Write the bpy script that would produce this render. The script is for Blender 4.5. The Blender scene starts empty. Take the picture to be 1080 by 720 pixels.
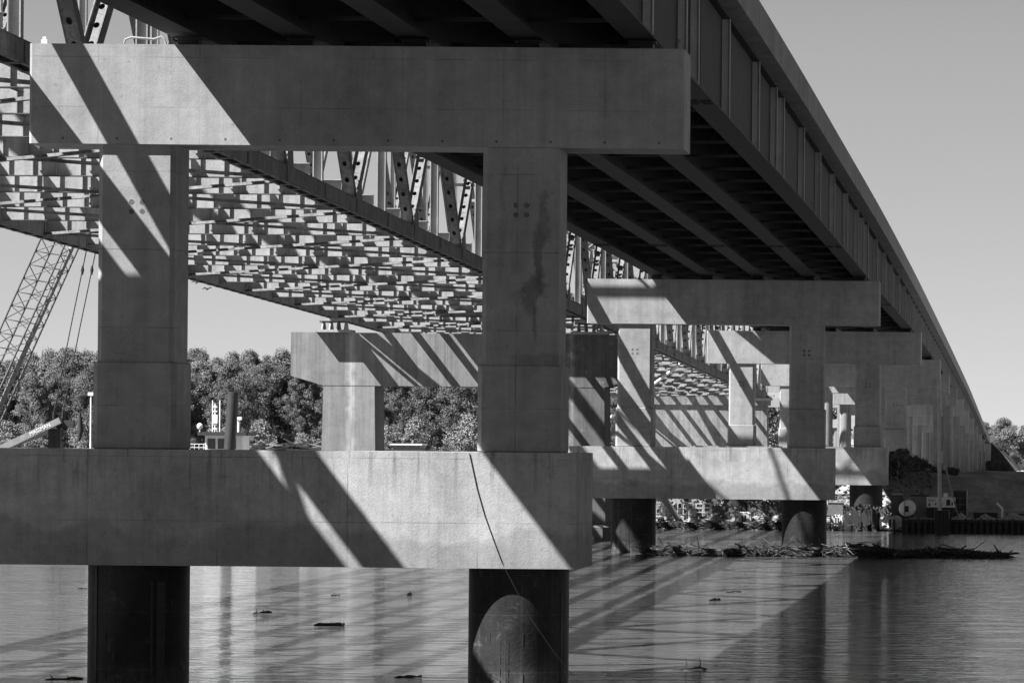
import bpy, math, random
from mathutils import Vector, Matrix
R = math.radians
random.seed(7)
S = bpy.context.scene
col = S.collection
# ------------------------------------------------------------------ camera
EYE = 5.85                                   # eye height above the river (z = 0)
cd = bpy.data.cameras.new('camera'); cam = bpy.data.objects.new('camera', cd); col.objects.link(cam)
cam.location = (0, 0, EYE); cam.rotation_euler = (R(90), R(-0.5), 0)
cd.sensor_width = 36; cd.lens = 150; cd.shift_x = -0.513; cd.shift_y = 0.1005
cd.clip_start = 1; cd.clip_end = 6000
S.camera = cam
# ------------------------------------------------------------------ light
SD = Vector((0.77, 0.43, -1.0)).normalized()   # the way sunlight travels
elev = math.asin(-SD.z)
w = bpy.data.worlds.new('World'); S.world = w; w.use_nodes = True
nt = w.node_tree; bg = nt.nodes['Background']
sky = nt.nodes.new('ShaderNodeTexSky'); sky.sky_type = 'NISHITA'; sky.sun_disc = False
sky.sun_elevation = elev; sky.sun_rotation = math.atan2(-SD.x, -SD.y)
sky.air_density = 0.5; sky.dust_density = 0.05; sky.ozone_density = 1.0
# black-and-white film behind a red filter
sep = nt.nodes.new('ShaderNodeSeparateColor')
nt.links.new(sky.outputs[0], sep.inputs[0])
def wm(op, a, b):
    n = nt.nodes.new('ShaderNodeMath'); n.operation = op
    for i, v in enumerate((a, b)):
        if isinstance(v, (int, float)): n.inputs[i].default_value = v
        else: nt.links.new(v, n.inputs[i])
    return n.outputs[0]
mono = wm('ADD', wm('MULTIPLY', sep.outputs[0], 0.9), wm('MULTIPLY', sep.outputs[1], 0.1))
mono = wm('MINIMUM', mono, wm('MULTIPLY', wm('POWER', wm('DIVIDE', mono, 2.8), 0.6), 2.8))   # the film's shoulder
nt.links.new(mono, bg.inputs[0]); bg.inputs[1].default_value = 0.05
sl = bpy.data.lights.new('sun', 'SUN'); sl.energy = 5.0; sl.angle = R(0.53); sl.color = (1, 1, 1)
so = bpy.data.objects.new('sun', sl); col.objects.link(so)
so.rotation_euler = SD.to_track_quat('-Z', 'Y').to_euler(); so.location = (-60, -30, 90)
S.view_settings.view_transform = 'Standard'; S.view_settings.look = 'None'
S.view_settings.exposure = 1.62; S.view_settings.gamma = 1
# ------------------------------------------------------------------ helpers
def z_(rel): return EYE + rel
def at(px, py, d):
    """photograph pixel at distance d -> world point"""
    x = px - 1094; u = 468.5 - py; th = R(0.5)
    X = x * math.cos(th) - u * math.sin(th); U = u * math.cos(th) + x * math.sin(th)
    return Vector((X * d / 4500, d, EYE + U * d / 4500))
def interp(tab, x):
    if x <= tab[0][0]: return tab[0][1]
    for i in range(len(tab) - 1):
        if x <= tab[i+1][0]:
            x0, y0 = tab[i]; x1, y1 = tab[i+1]
            ym = tab[i-1] if i > 0 else (2*x0-x1, 2*y0-y1)
            yp = tab[i+2] if i+2 < len(tab) else (2*x1-x0, 2*y1-y0)
            m0 = (y1-ym[1])/(x1-ym[0]); m1 = (yp[1]-y0)/(yp[0]-x0)
            t = (x-x0)/(x1-x0); h = x1-x0
            return ((2*t**3-3*t*t+1)*y0 + (t**3-2*t*t+t)*h*m0 + (-2*t**3+3*t*t)*y1 + (t**3-t*t)*h*m1)
    return tab[-1][1]
def smooth(a, b, x):
    t = max(0, min(1, (x-a)/(b-a))); return t*t*(3-2*t)

class MB:
    def __init__(s): s.v = []; s.f = []; s.m = []; s.sm = []
    def add(s, vs, fs, m=0, smooth=False):
        o = len(s.v); s.v += [tuple(v) for v in vs]
        for f in fs: s.f.append([o+i for i in f]); s.m.append(m); s.sm.append(smooth)
        return s
    def box(s, x0, x1, y0, y1, z0, z1, m=0):
        return s.add([(x0,y0,z0),(x1,y0,z0),(x1,y1,z0),(x0,y1,z0),(x0,y0,z1),(x1,y0,z1),(x1,y1,z1),(x0,y1,z1)],
                     [(0,3,2,1),(4,5,6,7),(0,1,5,4),(1,2,6,5),(2,3,7,6),(3,0,4,7)], m)
    def cbox(s, x0, x1, y0, y1, z0, z1, c, m=0, cz=0):
        """box with chamfered vertical edges (and top and bottom edges when cz)"""
        def ring(z, i):
            a0, a1, b0, b1 = x0+i, x1-i, y0+i, y1-i
            return [(a0+c,b0,z),(a1-c,b0,z),(a1,b0+c,z),(a1,b1-c,z),(a1-c,b1,z),(a0+c,b1,z),(a0,b1-c,z),(a0,b0+c,z)]
        rs = [ring(z0, cz), ring(z0+cz, 0), ring(z1-cz, 0), ring(z1, cz)] if cz else [ring(z0,0), ring(z1,0)]
        vs = [p for r in rs for p in r]; fs = [list(range(7,-1,-1)), [8*(len(rs)-1)+i for i in range(8)]]
        for k in range(len(rs)-1):
            for i in range(8):
                j = (i+1) % 8; fs.append((8*k+i, 8*k+j, 8*k+8+j, 8*k+8+i))
        return s.add(vs, fs, m)
    def beam(s, p0, p1, w, h, side=(1,0,0), m=0, off=(0,0)):
        """bar p0-p1, w across along `side`, h across the other way; off shifts it along both"""
        p0 = Vector(p0); p1 = Vector(p1); a = (p1-p0).normalized(); sd = Vector(side)
        sd = (sd - a*sd.dot(a)).normalized(); t = a.cross(sd)
        vs = []
        for p in (p0, p1):
            for i, j in ((-1,-1),(1,-1),(1,1),(-1,1)): vs.append(p + sd*(i*w/2+off[0]) + t*(j*h/2+off[1]))
        return s.add(vs, [(0,1,2,3)[::-1],(4,5,6,7),(0,1,5,4),(1,2,6,5),(2,3,7,6),(3,0,4,7)], m)
    def tube(s, pts, r, n=8, m=0, cap=True):
        rs = r if isinstance(r, (list, tuple)) else [r]*len(pts); pts = [Vector(p) for p in pts]
        vs = []; ref = None
        for i, p in enumerate(pts):
            a = (pts[min(i+1, len(pts)-1)] - pts[max(i-1, 0)]).normalized()
            if ref is None: ref = Vector((1,0,0)) if abs(a.x) < .8 else Vector((0,1,0))
            u = (ref - a*ref.dot(a)).normalized(); ref = u; v = a.cross(u)
            for k in range(n):
                q = 2*math.pi*k/n; vs.append(p + (u*math.cos(q) + v*math.sin(q))*rs[i])
        fs = []
        for i in range(len(pts)-1):
            for k in range(n): fs.append((i*n+k, i*n+(k+1)%n, (i+1)*n+(k+1)%n, (i+1)*n+k))
        s.add(vs, fs, m, True)
        if cap:
            s.add(vs[:n], [list(range(n))[::-1]], m); s.add(vs[-n:], [list(range(n))], m)
        return s
    def cyl(s, x, y, z0, z1, r, n=48, m=0): return s.tube([(x,y,z0),(x,y,z1)], r, n, m)
    def plate_holes(s, p0, p1, w, side, off, hw=.1, hl=.17, pitch=.62, th=.012, m=0):
        """perforated cover plate with oval holes along p0-p1; both skins"""
        p0 = Vector(p0); p1 = Vector(p1); a = (p1-p0); L = a.length; a.normalize(); sd = Vector(side).normalized(); t = a.cross(sd)
        n = max(1, int(L/pitch)); pl = L/n
        for k in range(n):
            c = p0 + a*(pl*(k+.5)) + t*off
            inner = []; outer = []
            P = [(-1,-1),(-.5,-1),(0,-1),(.5,-1),(1,-1),(1,-.5),(1,0),(1,.5),(1,1),(.5,1),(0,1),(-.5,1),(-1,1),(-1,.5),(-1,0),(-1,-.5)]
            for ox, oy in P:
                q = math.atan2(oy, ox)
                inner.append(c + sd*math.cos(q)*hw + a*math.sin(q)*hl)
                outer.append(c + sd*ox*w/2 + a*oy*pl/2)
            s.add(inner+outer, [(i, 16+i, 16+(i+1)%16, (i+1)%16) for i in range(16)], m)
        return s
    def build(s, name, mats, parent=None, loc=None, label=None):
        me = bpy.data.meshes.new(name)
        vs = s.v
        if loc is not None: vs = [(v[0]-loc[0], v[1]-loc[1], v[2]-loc[2]) for v in s.v]
        me.from_pydata(vs, [], s.f)
        if not isinstance(mats, (list, tuple)): mats = [mats]
        for mm in mats: me.materials.append(mm)
        me.polygons.foreach_set('material_index', s.m); me.polygons.foreach_set('use_smooth', s.sm)
        me.update()
        o = bpy.data.objects.new(name, me); col.objects.link(o)
        if loc is not None: o.location = loc
        if parent:
            o.parent = parent
            if loc is not None: o.location = Vector(loc)
        if label: o['label'] = label
        return o
def tag(o, label=None, cat=None, group=None, kind=None):
    if label: o['label'] = label
    if cat: o['category'] = cat
    if group: o['group'] = group
    if kind: o['kind'] = kind
    return o
def thing(name, label, cat, loc=(0,0,0), group=None, rz=0):
    o = bpy.data.objects.new(name, None); col.objects.link(o); o.location = loc; o.rotation_euler = (0,0,rz)
    o.empty_display_size = .5
    return tag(o, label, cat, group)
KIDS = {}
def copy_tree(o, parent=None):
    c = o.copy(); col.objects.link(c)
    if parent: c.parent = parent
    for ch in [x for x in bpy.data.objects if x.parent == o]: copy_tree(ch, c)
    return c
# ------------------------------------------------------------------ materials (all grey: the place is seen on black-and-white film)
class NT:
    def __init__(s, name, rough=.8, spec=.3, metal=0):
        s.mat = bpy.data.materials.new(name); s.mat.use_nodes = True; s.t = s.mat.node_tree
        s.b = s.t.nodes['Principled BSDF']; s.b.inputs['Roughness'].default_value = rough
        s.b.inputs['Specular IOR Level'].default_value = spec; s.b.inputs['Metallic'].default_value = metal
        s.geo = s.t.nodes.new('ShaderNodeNewGeometry')
    def n(s, typ, **k):
        x = s.t.nodes.new(typ)
        for a, v in k.items(): setattr(x, a, v)
        return x
    def set(s, inp, v):
        if isinstance(v, (int, float)): inp.default_value = v
        elif isinstance(v, tuple): inp.default_value = v
        else: s.t.links.new(v, inp)
    def m(s, op, a, b=0, c=0, clamp=False):
        x = s.n('ShaderNodeMath', operation=op, use_clamp=clamp)
        for i, v in enumerate((a, b, c)): s.set(x.inputs[i], v)
        return x.outputs[0]
    def vec(s, sc=(1,1,1), src=None):
        x = s.n('ShaderNodeMapping'); s.t.links.new(src or s.geo.outputs['Position'], x.inputs[0]); x.inputs['Scale'].default_value = sc
        return x.outputs[0]
    def noise(s, scale, detail=4, sc=(1,1,1), rough=.55, src=None, dist=0):
        x = s.n('ShaderNodeTexNoise'); s.t.links.new(s.vec(sc, src), x.inputs['Vector'])
        x.inputs['Scale'].default_value = scale; x.inputs['Detail'].default_value = detail; x.inputs['Roughness'].default_value = rough
        x.inputs['Distortion'].default_value = dist
        return x.outputs[0]
    def ramp(s, v, a, b, lo=0, hi=1):
        x = s.n('ShaderNodeMapRange'); x.clamp = True; s.set(x.inputs[0], v)
        for i, q in enumerate((a, b, lo, hi)): x.inputs[i+1].default_value = q
        return x.outputs[0]
    def base(s, v):
        c = s.n('ShaderNodeCombineColor')
        for i in range(3): s.set(c.inputs[i], v)
        s.t.links.new(c.outputs[0], s.b.inputs['Base Color']); return s
    def bump(s, h, dist=.01, strength=1.0):
        b = s.n('ShaderNodeBump'); s.set(b.inputs['Height'], h); b.inputs['Distance'].default_value = dist; b.inputs['Strength'].default_value = strength
        s.t.links.new(b.outputs[0], s.b.inputs['Normal']); return s

def concrete(name, base=.40, streak=.25, mott=.2, joint=1.2, patch=None, lowz=None, whites=0):
    k = NT(name, .88, .25)
    big = k.ramp(k.noise(.35, 5), .3, .7, -1, 1)
    mid = k.ramp(k.noise(2.2, 6, rough=.7), .3, .7, -1, 1)
    fine = k.ramp(k.noise(26, 3, rough=.7), .3, .7, -1, 1)
    st = k.ramp(k.noise(1, 5, sc=(2.6, 2.6, .09), rough=.65), .42, .75, 0, 1)
    st2 = k.ramp(k.noise(1, 4, sc=(9, 9, .18), rough=.6), .5, .8, 0, 1)
    v = k.m('ADD', 1, k.m('MULTIPLY', big, mott*.5)); v = k.m('ADD', v, k.m('MULTIPLY', mid, mott*.45)); v = k.m('ADD', v, k.m('MULTIPLY', fine, mott*.28))
    v = k.m('MULTIPLY', v, k.m('SUBTRACT', 1, k.m('MULTIPLY', st, streak))); v = k.m('MULTIPLY', v, k.m('SUBTRACT', 1, k.m('MULTIPLY', st2, streak*.6)))
    # dark pores and blotches
    pore = k.ramp(k.noise(7, 2, rough=.5), .66, .72, 0, 1)
    v = k.m('MULTIPLY', v, k.m('SUBTRACT', 1, k.m('MULTIPLY', pore, mott*.5)))
    xyz = k.n('ShaderNodeSeparateXYZ'); k.t.links.new(k.geo.outputs['Position'], xyz.inputs[0])
    if joint:      # faint lines left by the formwork boards, lifts and sheets
        fr = k.m('FRACT', k.m('ADD', k.m('DIVIDE', xyz.outputs[0], joint*2.03), 100.3))
        l1 = k.m('LESS_THAN', fr, .008)
        fz = k.m('FRACT', k.m('ADD', k.m('DIVIDE', xyz.outputs[2], joint), 100.41)); l2 = k.m('LESS_THAN', fz, .012)
        l = k.m('MULTIPLY', k.m('MAXIMUM', l1, l2), k.ramp(k.noise(.9, 2), .42, .6, .06, .38))
        v = k.m('MULTIPLY', v, k.m('SUBTRACT', 1, l))
    if whites:     # pale lime streak running down
        for xc, wd in whites:
            dx = k.m('ABSOLUTE', k.m('SUBTRACT', k.m('ADD', xyz.outputs[0], k.m('MULTIPLY', k.ramp(k.noise(1, 3, sc=(.1,.1,1.3)), .3,.7,-1,1), .12)), xc))
            v = k.m('ADD', v, k.m('MULTIPLY', k.ramp(dx, 0, wd, 1, 0), k.ramp(k.noise(1,3,sc=(6,1,.4)), .35,.65,.5,1.3)))
    if patch:  # dark ellipses: stains on the column, painted shade on the old pier
        for (sx, sz, rx, rz, amt) in patch:
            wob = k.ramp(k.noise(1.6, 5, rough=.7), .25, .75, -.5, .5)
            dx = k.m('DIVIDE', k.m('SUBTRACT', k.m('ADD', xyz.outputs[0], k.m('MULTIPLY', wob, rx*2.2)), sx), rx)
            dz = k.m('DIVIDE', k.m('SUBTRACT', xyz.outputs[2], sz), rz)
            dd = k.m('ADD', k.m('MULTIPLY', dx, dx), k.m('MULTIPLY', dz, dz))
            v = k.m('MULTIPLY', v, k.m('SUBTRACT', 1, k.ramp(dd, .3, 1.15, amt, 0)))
    if lowz:       # the splash zone: blotchy, browner concrete near the underside
        z0, z1, amt = lowz
        e = k.m('ADD', xyz.outputs[2], k.m('MULTIPLY', k.ramp(k.noise(.8, 4, sc=(1,1,.6)), .3, .7, -1, 1), .35))
        v = k.m('MULTIPLY', v, k.ramp(e, z0, z1, 1-amt, 1))
        drip = k.m('MULTIPLY', k.ramp(k.noise(1, 3, sc=(6,6,.35)), .55, .62, 0, .3), k.ramp(xyz.outputs[2], z1+.4, z1+1.5, 0, 1))
        v = k.m('MULTIPLY', v, k.m('SUBTRACT', 1, drip))
    v = k.m('MULTIPLY', v, base); k.base(v)
    k.bump(k.m('ADD', k.m('MULTIPLY', mid, .5), fine), .0012)
    return k.mat
def steel(name, base, rough=.5, mott=.25, rust_shade=.0, seams=0, spec=.4, streak=.2):
    k = NT(name, rough, spec)
    a = k.ramp(k.noise(1.1, 5, rough=.65), .3, .7, -1, 1); b = k.ramp(k.noise(9, 4, rough=.7), .3, .7, -1, 1)
    st = k.ramp(k.noise(1, 4, sc=(5,5,.15)), .45, .75, 0, 1)
    v = k.m('ADD', 1, k.m('MULTIPLY', a, mott)); v = k.m('ADD', v, k.m('MULTIPLY', b, mott*.5))
    v = k.m('MULTIPLY', v, k.m('SUBTRACT', 1, k.m('MULTIPLY', st, streak)))
    if rust_shade:
        p = k.ramp(k.noise(2.3, 6, rough=.7, dist=.6), .58, .66, 0, 1)
        v = k.m('MULTIPLY', v, k.m('ADD', 1, k.m('MULTIPLY', p, rust_shade)))
    if seams:
        xyz = k.n('ShaderNodeSeparateXYZ'); k.t.links.new(k.geo.outputs['Position'], xyz.inputs[0])
        fz = k.m('FRACT', k.m('ADD', k.m('DIVIDE', xyz.outputs[2], seams), 100.72)); l = k.m('LESS_THAN', fz, .018)
        v = k.m('MULTIPLY', v, k.m('ADD', 1, k.m('MULTIPLY', l, .6)))
        v = k.m('MULTIPLY', v, k.m('ADD', 1, k.m('MULTIPLY', k.ramp(xyz.outputs[2], .1, .6, 1, 0), k.ramp(k.noise(2,4), .4, .6, .5, 2.2))))
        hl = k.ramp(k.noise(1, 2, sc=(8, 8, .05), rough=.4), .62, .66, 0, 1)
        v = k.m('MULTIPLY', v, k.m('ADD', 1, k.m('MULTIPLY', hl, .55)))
    k.base(k.m('MULTIPLY', v, base)); k.bump(b, .002)
    return k.mat
def plain(name, base, rough=.7, mott=.2, sc=3, spec=.3):
    k = NT(name, rough, spec); a = k.ramp(k.noise(sc, 4), .3, .7, -1, 1)
    k.base(k.m('MULTIPLY', k.m('ADD', 1, k.m('MULTIPLY', a, mott)), base)); return k.mat

M = {}
M['cap']   = concrete('new_concrete', .30, .2, .36, 1.17)
M['column']= concrete('column_concrete', .29, .18, .36, 1.83)
M['stain_column'] = concrete('stained_column_concrete', .29, .16, .34, 1.83,
        patch=[(-11.62, z_(5.2), .14, .7, .34), (-11.75, z_(4.3), .14, .9, .44), (-11.85, z_(3.45), .22, .6, .42), (-11.8, z_(2.75), .06, .5, .35), (-11.5, z_(1.9), .9, .16, .2), (-12.6, z_(5.0), .1, 1.6, .15)])
M['footing'] = concrete('footing_concrete', .36, .22, .4, 1.5, lowz=(EYE-2.25, EYE-2.05, .24))
M['land']  = concrete('shaft_concrete', .28, .35, .22, 2.4)
M['shaft'] = concrete('streaked_shaft_concrete', .24, .6, .3, 2.4)
M['old']   = concrete('old_concrete', .22, .42, .30, .62, whites=[(-40.2, .34), (-27.3,.3)], patch=[(-25.6, 7.0, 4.0, 12, .45)])  # broad ellipse darkens the right leg: truss shade put into the colour
M['old3'] = concrete('old_column_concrete', .15, .15, .2, 2.4)
M['old2']  = concrete('old_concrete_rough', .22, .45, .42, .75)
M['deck']  = concrete('deck_concrete', .24, .45, .3, 0)
M['hole']  = plain('tie_hole_patch', .11, .9, .4, 20)
M['xbar'] = plain('cross_frame_paint', .055)
M['stiff'] = steel('lit_stiffener_steel', .5, .6, .15, streak=.2)  # paler copy of girder steel: light on the ribs put into the colour
M['girder']= steel('weathered_girder_steel', .03, .75, .22, streak=.35, spec=.2)
M['girder_in'] = steel('girder_steel_sheltered', .03, .8, .2, spec=.1)
M['truss'] = steel('aluminium_painted_steel', .33, .6, .16, streak=.25, spec=.15)
M['truss_dark'] = steel('shaded_truss_paint', .17, .7, .3, rust_shade=-.5, streak=.4, spec=.1)  # truss paint darkened: shade of the unlit members put into the colour
M['rust_shade'] = steel('shaded_rusty_flange', .11, .85, .4, spec=.05)  # undersides darkened beyond rust: their shade is put into the colour
M['pile']  = steel('steel_pile_casing', .02, .6, .5, rust_shade=1.6, seams=1.35, spec=.2)
M['pile2'] = steel('guide_strip_steel', .05, .6, .3, streak=.3, spec=.2)
M['boom']  = steel('boom_paint', .10, .5)
M['dark']  = plain('dark_machinery', .035, .6)
M['mid']   = plain('grey_paint', .22, .5)
M['white'] = plain('white_paint', .75, .5, .1)
M['cable'] = plain('wire_rope', .03, .5)
M['glass'] = plain('cab_glass', .02, .1, 0, spec=.6)
M['pale_pipe'] = plain('pale_pipe_paint', .36, .5, .3)
M['tarp']  = plain('white_tarpaulin', .42, .6, .12, 1)
M['wood']  = plain('driftwood', .035, .85, .6, 1.3)
M['drift_log'] = plain('wet_log', .09, .7, .6, 2)
M['woodl'] = plain('bleached_driftwood', .14, .85, .4, 1.3)
M['bark']  = plain('bark', .16, .9, .4, 2)
M['rock']  = plain('riprap_stone', .2, .9, .35, .7)
M['gravel'] = plain('gravel', .3, .95, .5, 5)
def leafmat(name, b):
    k = NT(name, .8, .08); n = k.n('ShaderNodeObjectInfo')
    v = k.m('MULTIPLY', k.ramp(k.noise(.5, 3), .3, .7, .7, 1.3), k.ramp(n.outputs['Random'], 0, 1, .78, 1.22))
    k.base(k.m('MULTIPLY', v, b))
    k.b.inputs['Transmission Weight'].default_value = 0
    return k.mat
M['leaf'] = leafmat('foliage', .15); M['leaf2'] = leafmat('willow_foliage', .19); M['leafd'] = leafmat('dark_foliage', .09)
# ground
k = NT('bank_soil', .95, .1)
v = k.ramp(k.noise(.12, 6, rough=.6), .3, .7, .6, 1.35); v = k.m('MULTIPLY', v, k.ramp(k.noise(1.7, 5, rough=.7), .3, .7, .75, 1.25))
v = k.m('MULTIPLY', v, k.ramp(k.noise(1, 4, sc=(.9,.12,.5)), .35, .65, .8, 1.15))
k.base(k.m('MULTIPLY', v, .27)); k.bump(k.noise(3, 5), .15); M['soil'] = k.mat
k = NT('hill_grass', .95, .1)
v = k.m('ADD', k.m('MULTIPLY', k.ramp(k.noise(.035, 5, rough=.6), .40, .52, 0, 1), .25), .08)
k.base(k.m('MULTIPLY', v, k.ramp(k.noise(.5, 4), .3, .7, .7, 1.3))); M['hill'] = k.mat
# river: silty water, small wind ripples over slow boils
k = NT('river_water', .07, .5); k.b.inputs['IOR'].default_value = 1.333
k.base(k.m('MULTIPLY', k.ramp(k.noise(.15, 4), .3, .7, .85, 1.15), .085))
h = k.m('MULTIPLY', k.noise(.2, 3, sc=(1,1,1), rough=.5, dist=.8), .22)
rg = k.m('ABSOLUTE', k.m('SUBTRACT', k.noise(.55, 3, sc=(.8,1.2,1), rough=.55, dist=1.2), .5))
h = k.m('ADD', h, k.m('MULTIPLY', rg, -.42))
h = k.m('ADD', h, k.m('MULTIPLY', k.noise(1.6, 3, sc=(.8,1,1), rough=.6, dist=.8), .16))
h = k.m('ADD', h, k.m('MULTIPLY', k.noise(5.0, 3, sc=(1,.8,1), rough=.6), .05))
h = k.m('ADD', h, k.m('MULTIPLY', k.ramp(k.noise(1.1, 3, sc=(.35,1.3,1), rough=.5), .46, .62, 0, 1), .22))
k.bump(h, 1.0, .13); M['water'] = k.mat

# ------------------------------------------------------------------ the setting: river and ground
mb = MB(); mb.add([(-900,-150,0),(500,-150,0),(500,900,0),(-900,900,0)], [(0,1,2,3)])
tag(mb.build('river', M['water']), kind='structure')
def shore(X): return 286 + 3*math.sin(X*.21) + 290*smooth(-44, -78, X) if X < 0 else 286 + 3*math.sin(X*.21)
def ground_z(X, Y):
    s = Y - shore(X)
    if s < 0: z = max(-1.6, s*.2)
    else:
        z = .55*smooth(0, 5, s)
        z += 2.75*smooth(26, 44, s) - 2.4*smooth(352, 440, Y)*smooth(26, 44, s)
        z += .25*math.sin(X*.37+Y*.13)*smooth(3, 12, s) + .15*math.sin(X*1.1-Y*.31)*smooth(3, 12, s)
    far = smooth(870, 1350, Y)
    z += far*(6.0 + 1.5*math.sin(X*.06+1.1) + 1.5*math.sin(X*.021))
    return z
xs = [-900,-600,-400,-300,-240] + [-200 + i*4 for i in range(25)] + [-100 + i*1.25 for i in range(112)] + [40+i*10 for i in range(12)] + [200,300,500]
ys = [250 + i*1.6 for i in range(60)] + [346+i*6 for i in range(50)] + [646+i*12 for i in range(64)] + [1450, 1700, 2200, 3200]
mb = MB(); vs = [(x, y, ground_z(x, y)) for y in ys for x in xs]; nx = len(xs)
mb.add(vs, [(j*nx+i, j*nx+i+1, (j+1)*nx+i+1, (j+1)*nx+i) for j in range(len(ys)-1) for i in range(nx-1)], 0, True)
for fi in range(len(mb.f)):
    if (fi // (nx-1)) > 112: mb.m[fi] = 1
tag(mb.build('ground', [M['soil'], M['hill']]), kind='structure')
# the approach embankment behind the abutment
mb = MB()
top = z_(.3)
mb.add([(-24.5,774,-.5),(-1.5,771,-.5),(.5,1010,-.5),(-30,1010,-.5),(-21,776,top),(-8.4,776,top),(-8.4,1010,top+1.5),(-21,1010,top+1.5)],
       [(0,1,5,4),(1,2,6,5),(3,0,4,7),(4,5,6,7),(2,3,7,6)])
tag(mb.build('embankment', plain('embankment_scrub', .035, .95, .5, 1.2)), kind='structure')

# ------------------------------------------------------------------ the new girder bridge
ZB = [(-80,9.5),(0,9.5),(60,9.48),(100,9.44),(126,9.38),(166,9.24),(204,8.95),(230,8.70),(305,8.2),(365,7.42),(404,6.85),(442,6.12),(482,5.28),(520,4.42),(557,3.6),(620,2.2),(680,1.0),(740,.1),(776,-.3)]
ZT = [(-80,13.6),(0,13.6),(100,13.58),(127,13.55),(156,13.42),(183,13.2),(235,12.75),(290,12.0),(336,11.2),(404,9.9),(456,8.85),(500,7.95),(546,6.95),(620,5.1),(700,3.05),(776,1.2)]
def zb(y): return z_(interp(ZB, y))
def zt(y): return z_(interp(ZT, y))
ysamp = [-80 + i*8 for i in range(20)] + [80 + i*5 for i in range(70)] + [430 + i*7 for i in range(49)] + [773, 776]
ysamp = sorted(set(y for y in ysamp if y <= 776))
def loft(prof, name, mat, parent, y0=-80, y1=776, label=None):
    """prof(y) -> closed list of (x, z)"""
    mb = MB(); yy = [y for y in ysamp if y0 <= y <= y1]
    rings = [[(x, y, z) for x, z in prof(y)] for y in yy]; n = len(rings[0])
    mb.add([p for r in rings for p in r], [(j*n+i, j*n+(i+1)%n, (j+1)*n+(i+1)%n, (j+1)*n+i) for j in range(len(rings)-1) for i in range(n)]
           + [list(range(n))[::-1], [(len(rings)-1)*n+i for i in range(n)]])
    return mb.build(name, mat, parent, label=label)
XR, XL = -8.62, -20.98
BR = thing('girder_bridge', 'long new steel girder bridge deck crossing overhead and curving down to the far bank', 'bridge')
loft(lambda y: [(XL, zt(y)-1.05), (XR, zt(y)-1.05), (XR, zt(y)-.80), (XR-.45, zt(y)-.78), (XL+.45, zt(y)-.78), (XL, zt(y)-.80)], 'deck_slab', M['deck'], BR)
for sx, sg in ((XR, -1), (XL, 1)):
    loft(lambda y: [(sx+sg*.004, zt(y)-.797), (sx+sg*.42, zt(y)-.775), (sx+sg*.25, zt(y)-.35), (sx+sg*.22, zt(y)), (sx+sg*.03, zt(y)), (sx+sg*.004, zt(y)-.1)][::-sg], 'barrier', M['deck'], BR)
GX = [-9.42 - 2.68*i for i in range(5)]
piers_y = [100, 224, 305, 365, 404, 442, 482, 520, 557, 595, 635, 680, 725]
for gi, gx in enumerate(GX):
    fw, wt, ft = .36, .02, .05
    g = loft(lambda y: [(gx-fw, zb(y)), (gx+fw, zb(y)), (gx+fw, zb(y)+ft), (gx+wt, zb(y)+ft), (gx+wt, zt(y)-1.11), (gx+.25, zt(y)-1.11), (gx+.25, zt(y)-1.06),
                        (gx-.25, zt(y)-1.06), (gx-.25, zt(y)-1.11), (gx-wt, zt(y)-1.11), (gx-wt, zb(y)+ft), (gx-fw, zb(y)+ft)], 'girder', M['girder'], BR)
    if gi == 0:
        st = [87.8, 100.7, 110.4, 114.4, 125.8, 139.2, 148.6, 152.8, 166, 178.5, 191, 204, 216.5, 223, 229, 242, 255, 268, 281, 294, 305] + [311 + 7.2*i for i in range(56)]
        for y in st:
            a, b = zb(y)+ft+.004, zt(y)-1.115
            MB().box(gx+wt+.002, gx+wt+.24, y-.015, y+.015, a, b).box(gx+wt+.22, gx+wt+.25, y-.06, y+.06, a, b).build('stiffener', M['stiff'], g)
        # bolted field splices on web and flange
        for y in (118.2, 196.5, 262):
            b = MB()
            b.box(gx+wt, gx+wt+.02, y-.55, y+.55, zb(y)+.12, zt(y)-1.3)
            for s_ in (-1, 1): b.box(gx+.04*s_, gx+s_*(fw-.03), y-.6, y+.6, zb(y)-.022, zb(y)-.001)
            for i in range(12):
                for s_ in (-1, 1):
                    for kx in (.09, .16, .24, .30): b.box(gx+s_*kx-.016, gx+s_*kx+.016, y-.55+i*.1-.016, y-.55+i*.1+.016, zb(y)-.042, zb(y)-.02)
            b.build('splice_plate', M['girder'], g)
    else:
        for y in ((118.2, 196.5) if gi < 4 else (196.5,)):
            b = MB()
            for s_ in (-1, 1): b.box(gx+.04*s_, gx+s_*(fw-.03), y-.6, y+.6, zb(y)-.022, zb(y)-.001)
            for i in range(12):
                for s_ in (-1, 1):
                    for kx in (.09, .16, .24, .30): b.box(gx+s_*kx-.016, gx+s_*kx+.016, y-.55+i*.1-.016, y-.55+i*.1+.016, zb(y)-.042, zb(y)-.02)
            b.build('splice_plate', M['girder'], g)
# cross frames between the girders
b = MB()
for i in range(4):
    xa, xb = GX[i]-.03, GX[i+1]+.03
    b.beam((xa,0,.45),(xb,0,.45),.1,.1,(0,1,0), m=1); b.beam((xa,0,2.6),(xb,0,2.6),.1,.1,(0,1,0))
    xm = (xa+xb)/2
    b.beam((xa,.02,2.55),(xm,.02,.5),.08,.08,(0,1,0)); b.beam((xb,.02,2.55),(xm,.02,.5),.08,.08,(0,1,0))
cf = b.build('cross_frame', [M['girder_in'], M['xbar']], BR); cf.location = (0, 55, zb(55))
y = 61.5
while y < 395:
    c = cf.copy(); col.objects.link(c); c.location = (0, y, zb(y)); y += 6.5
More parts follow.
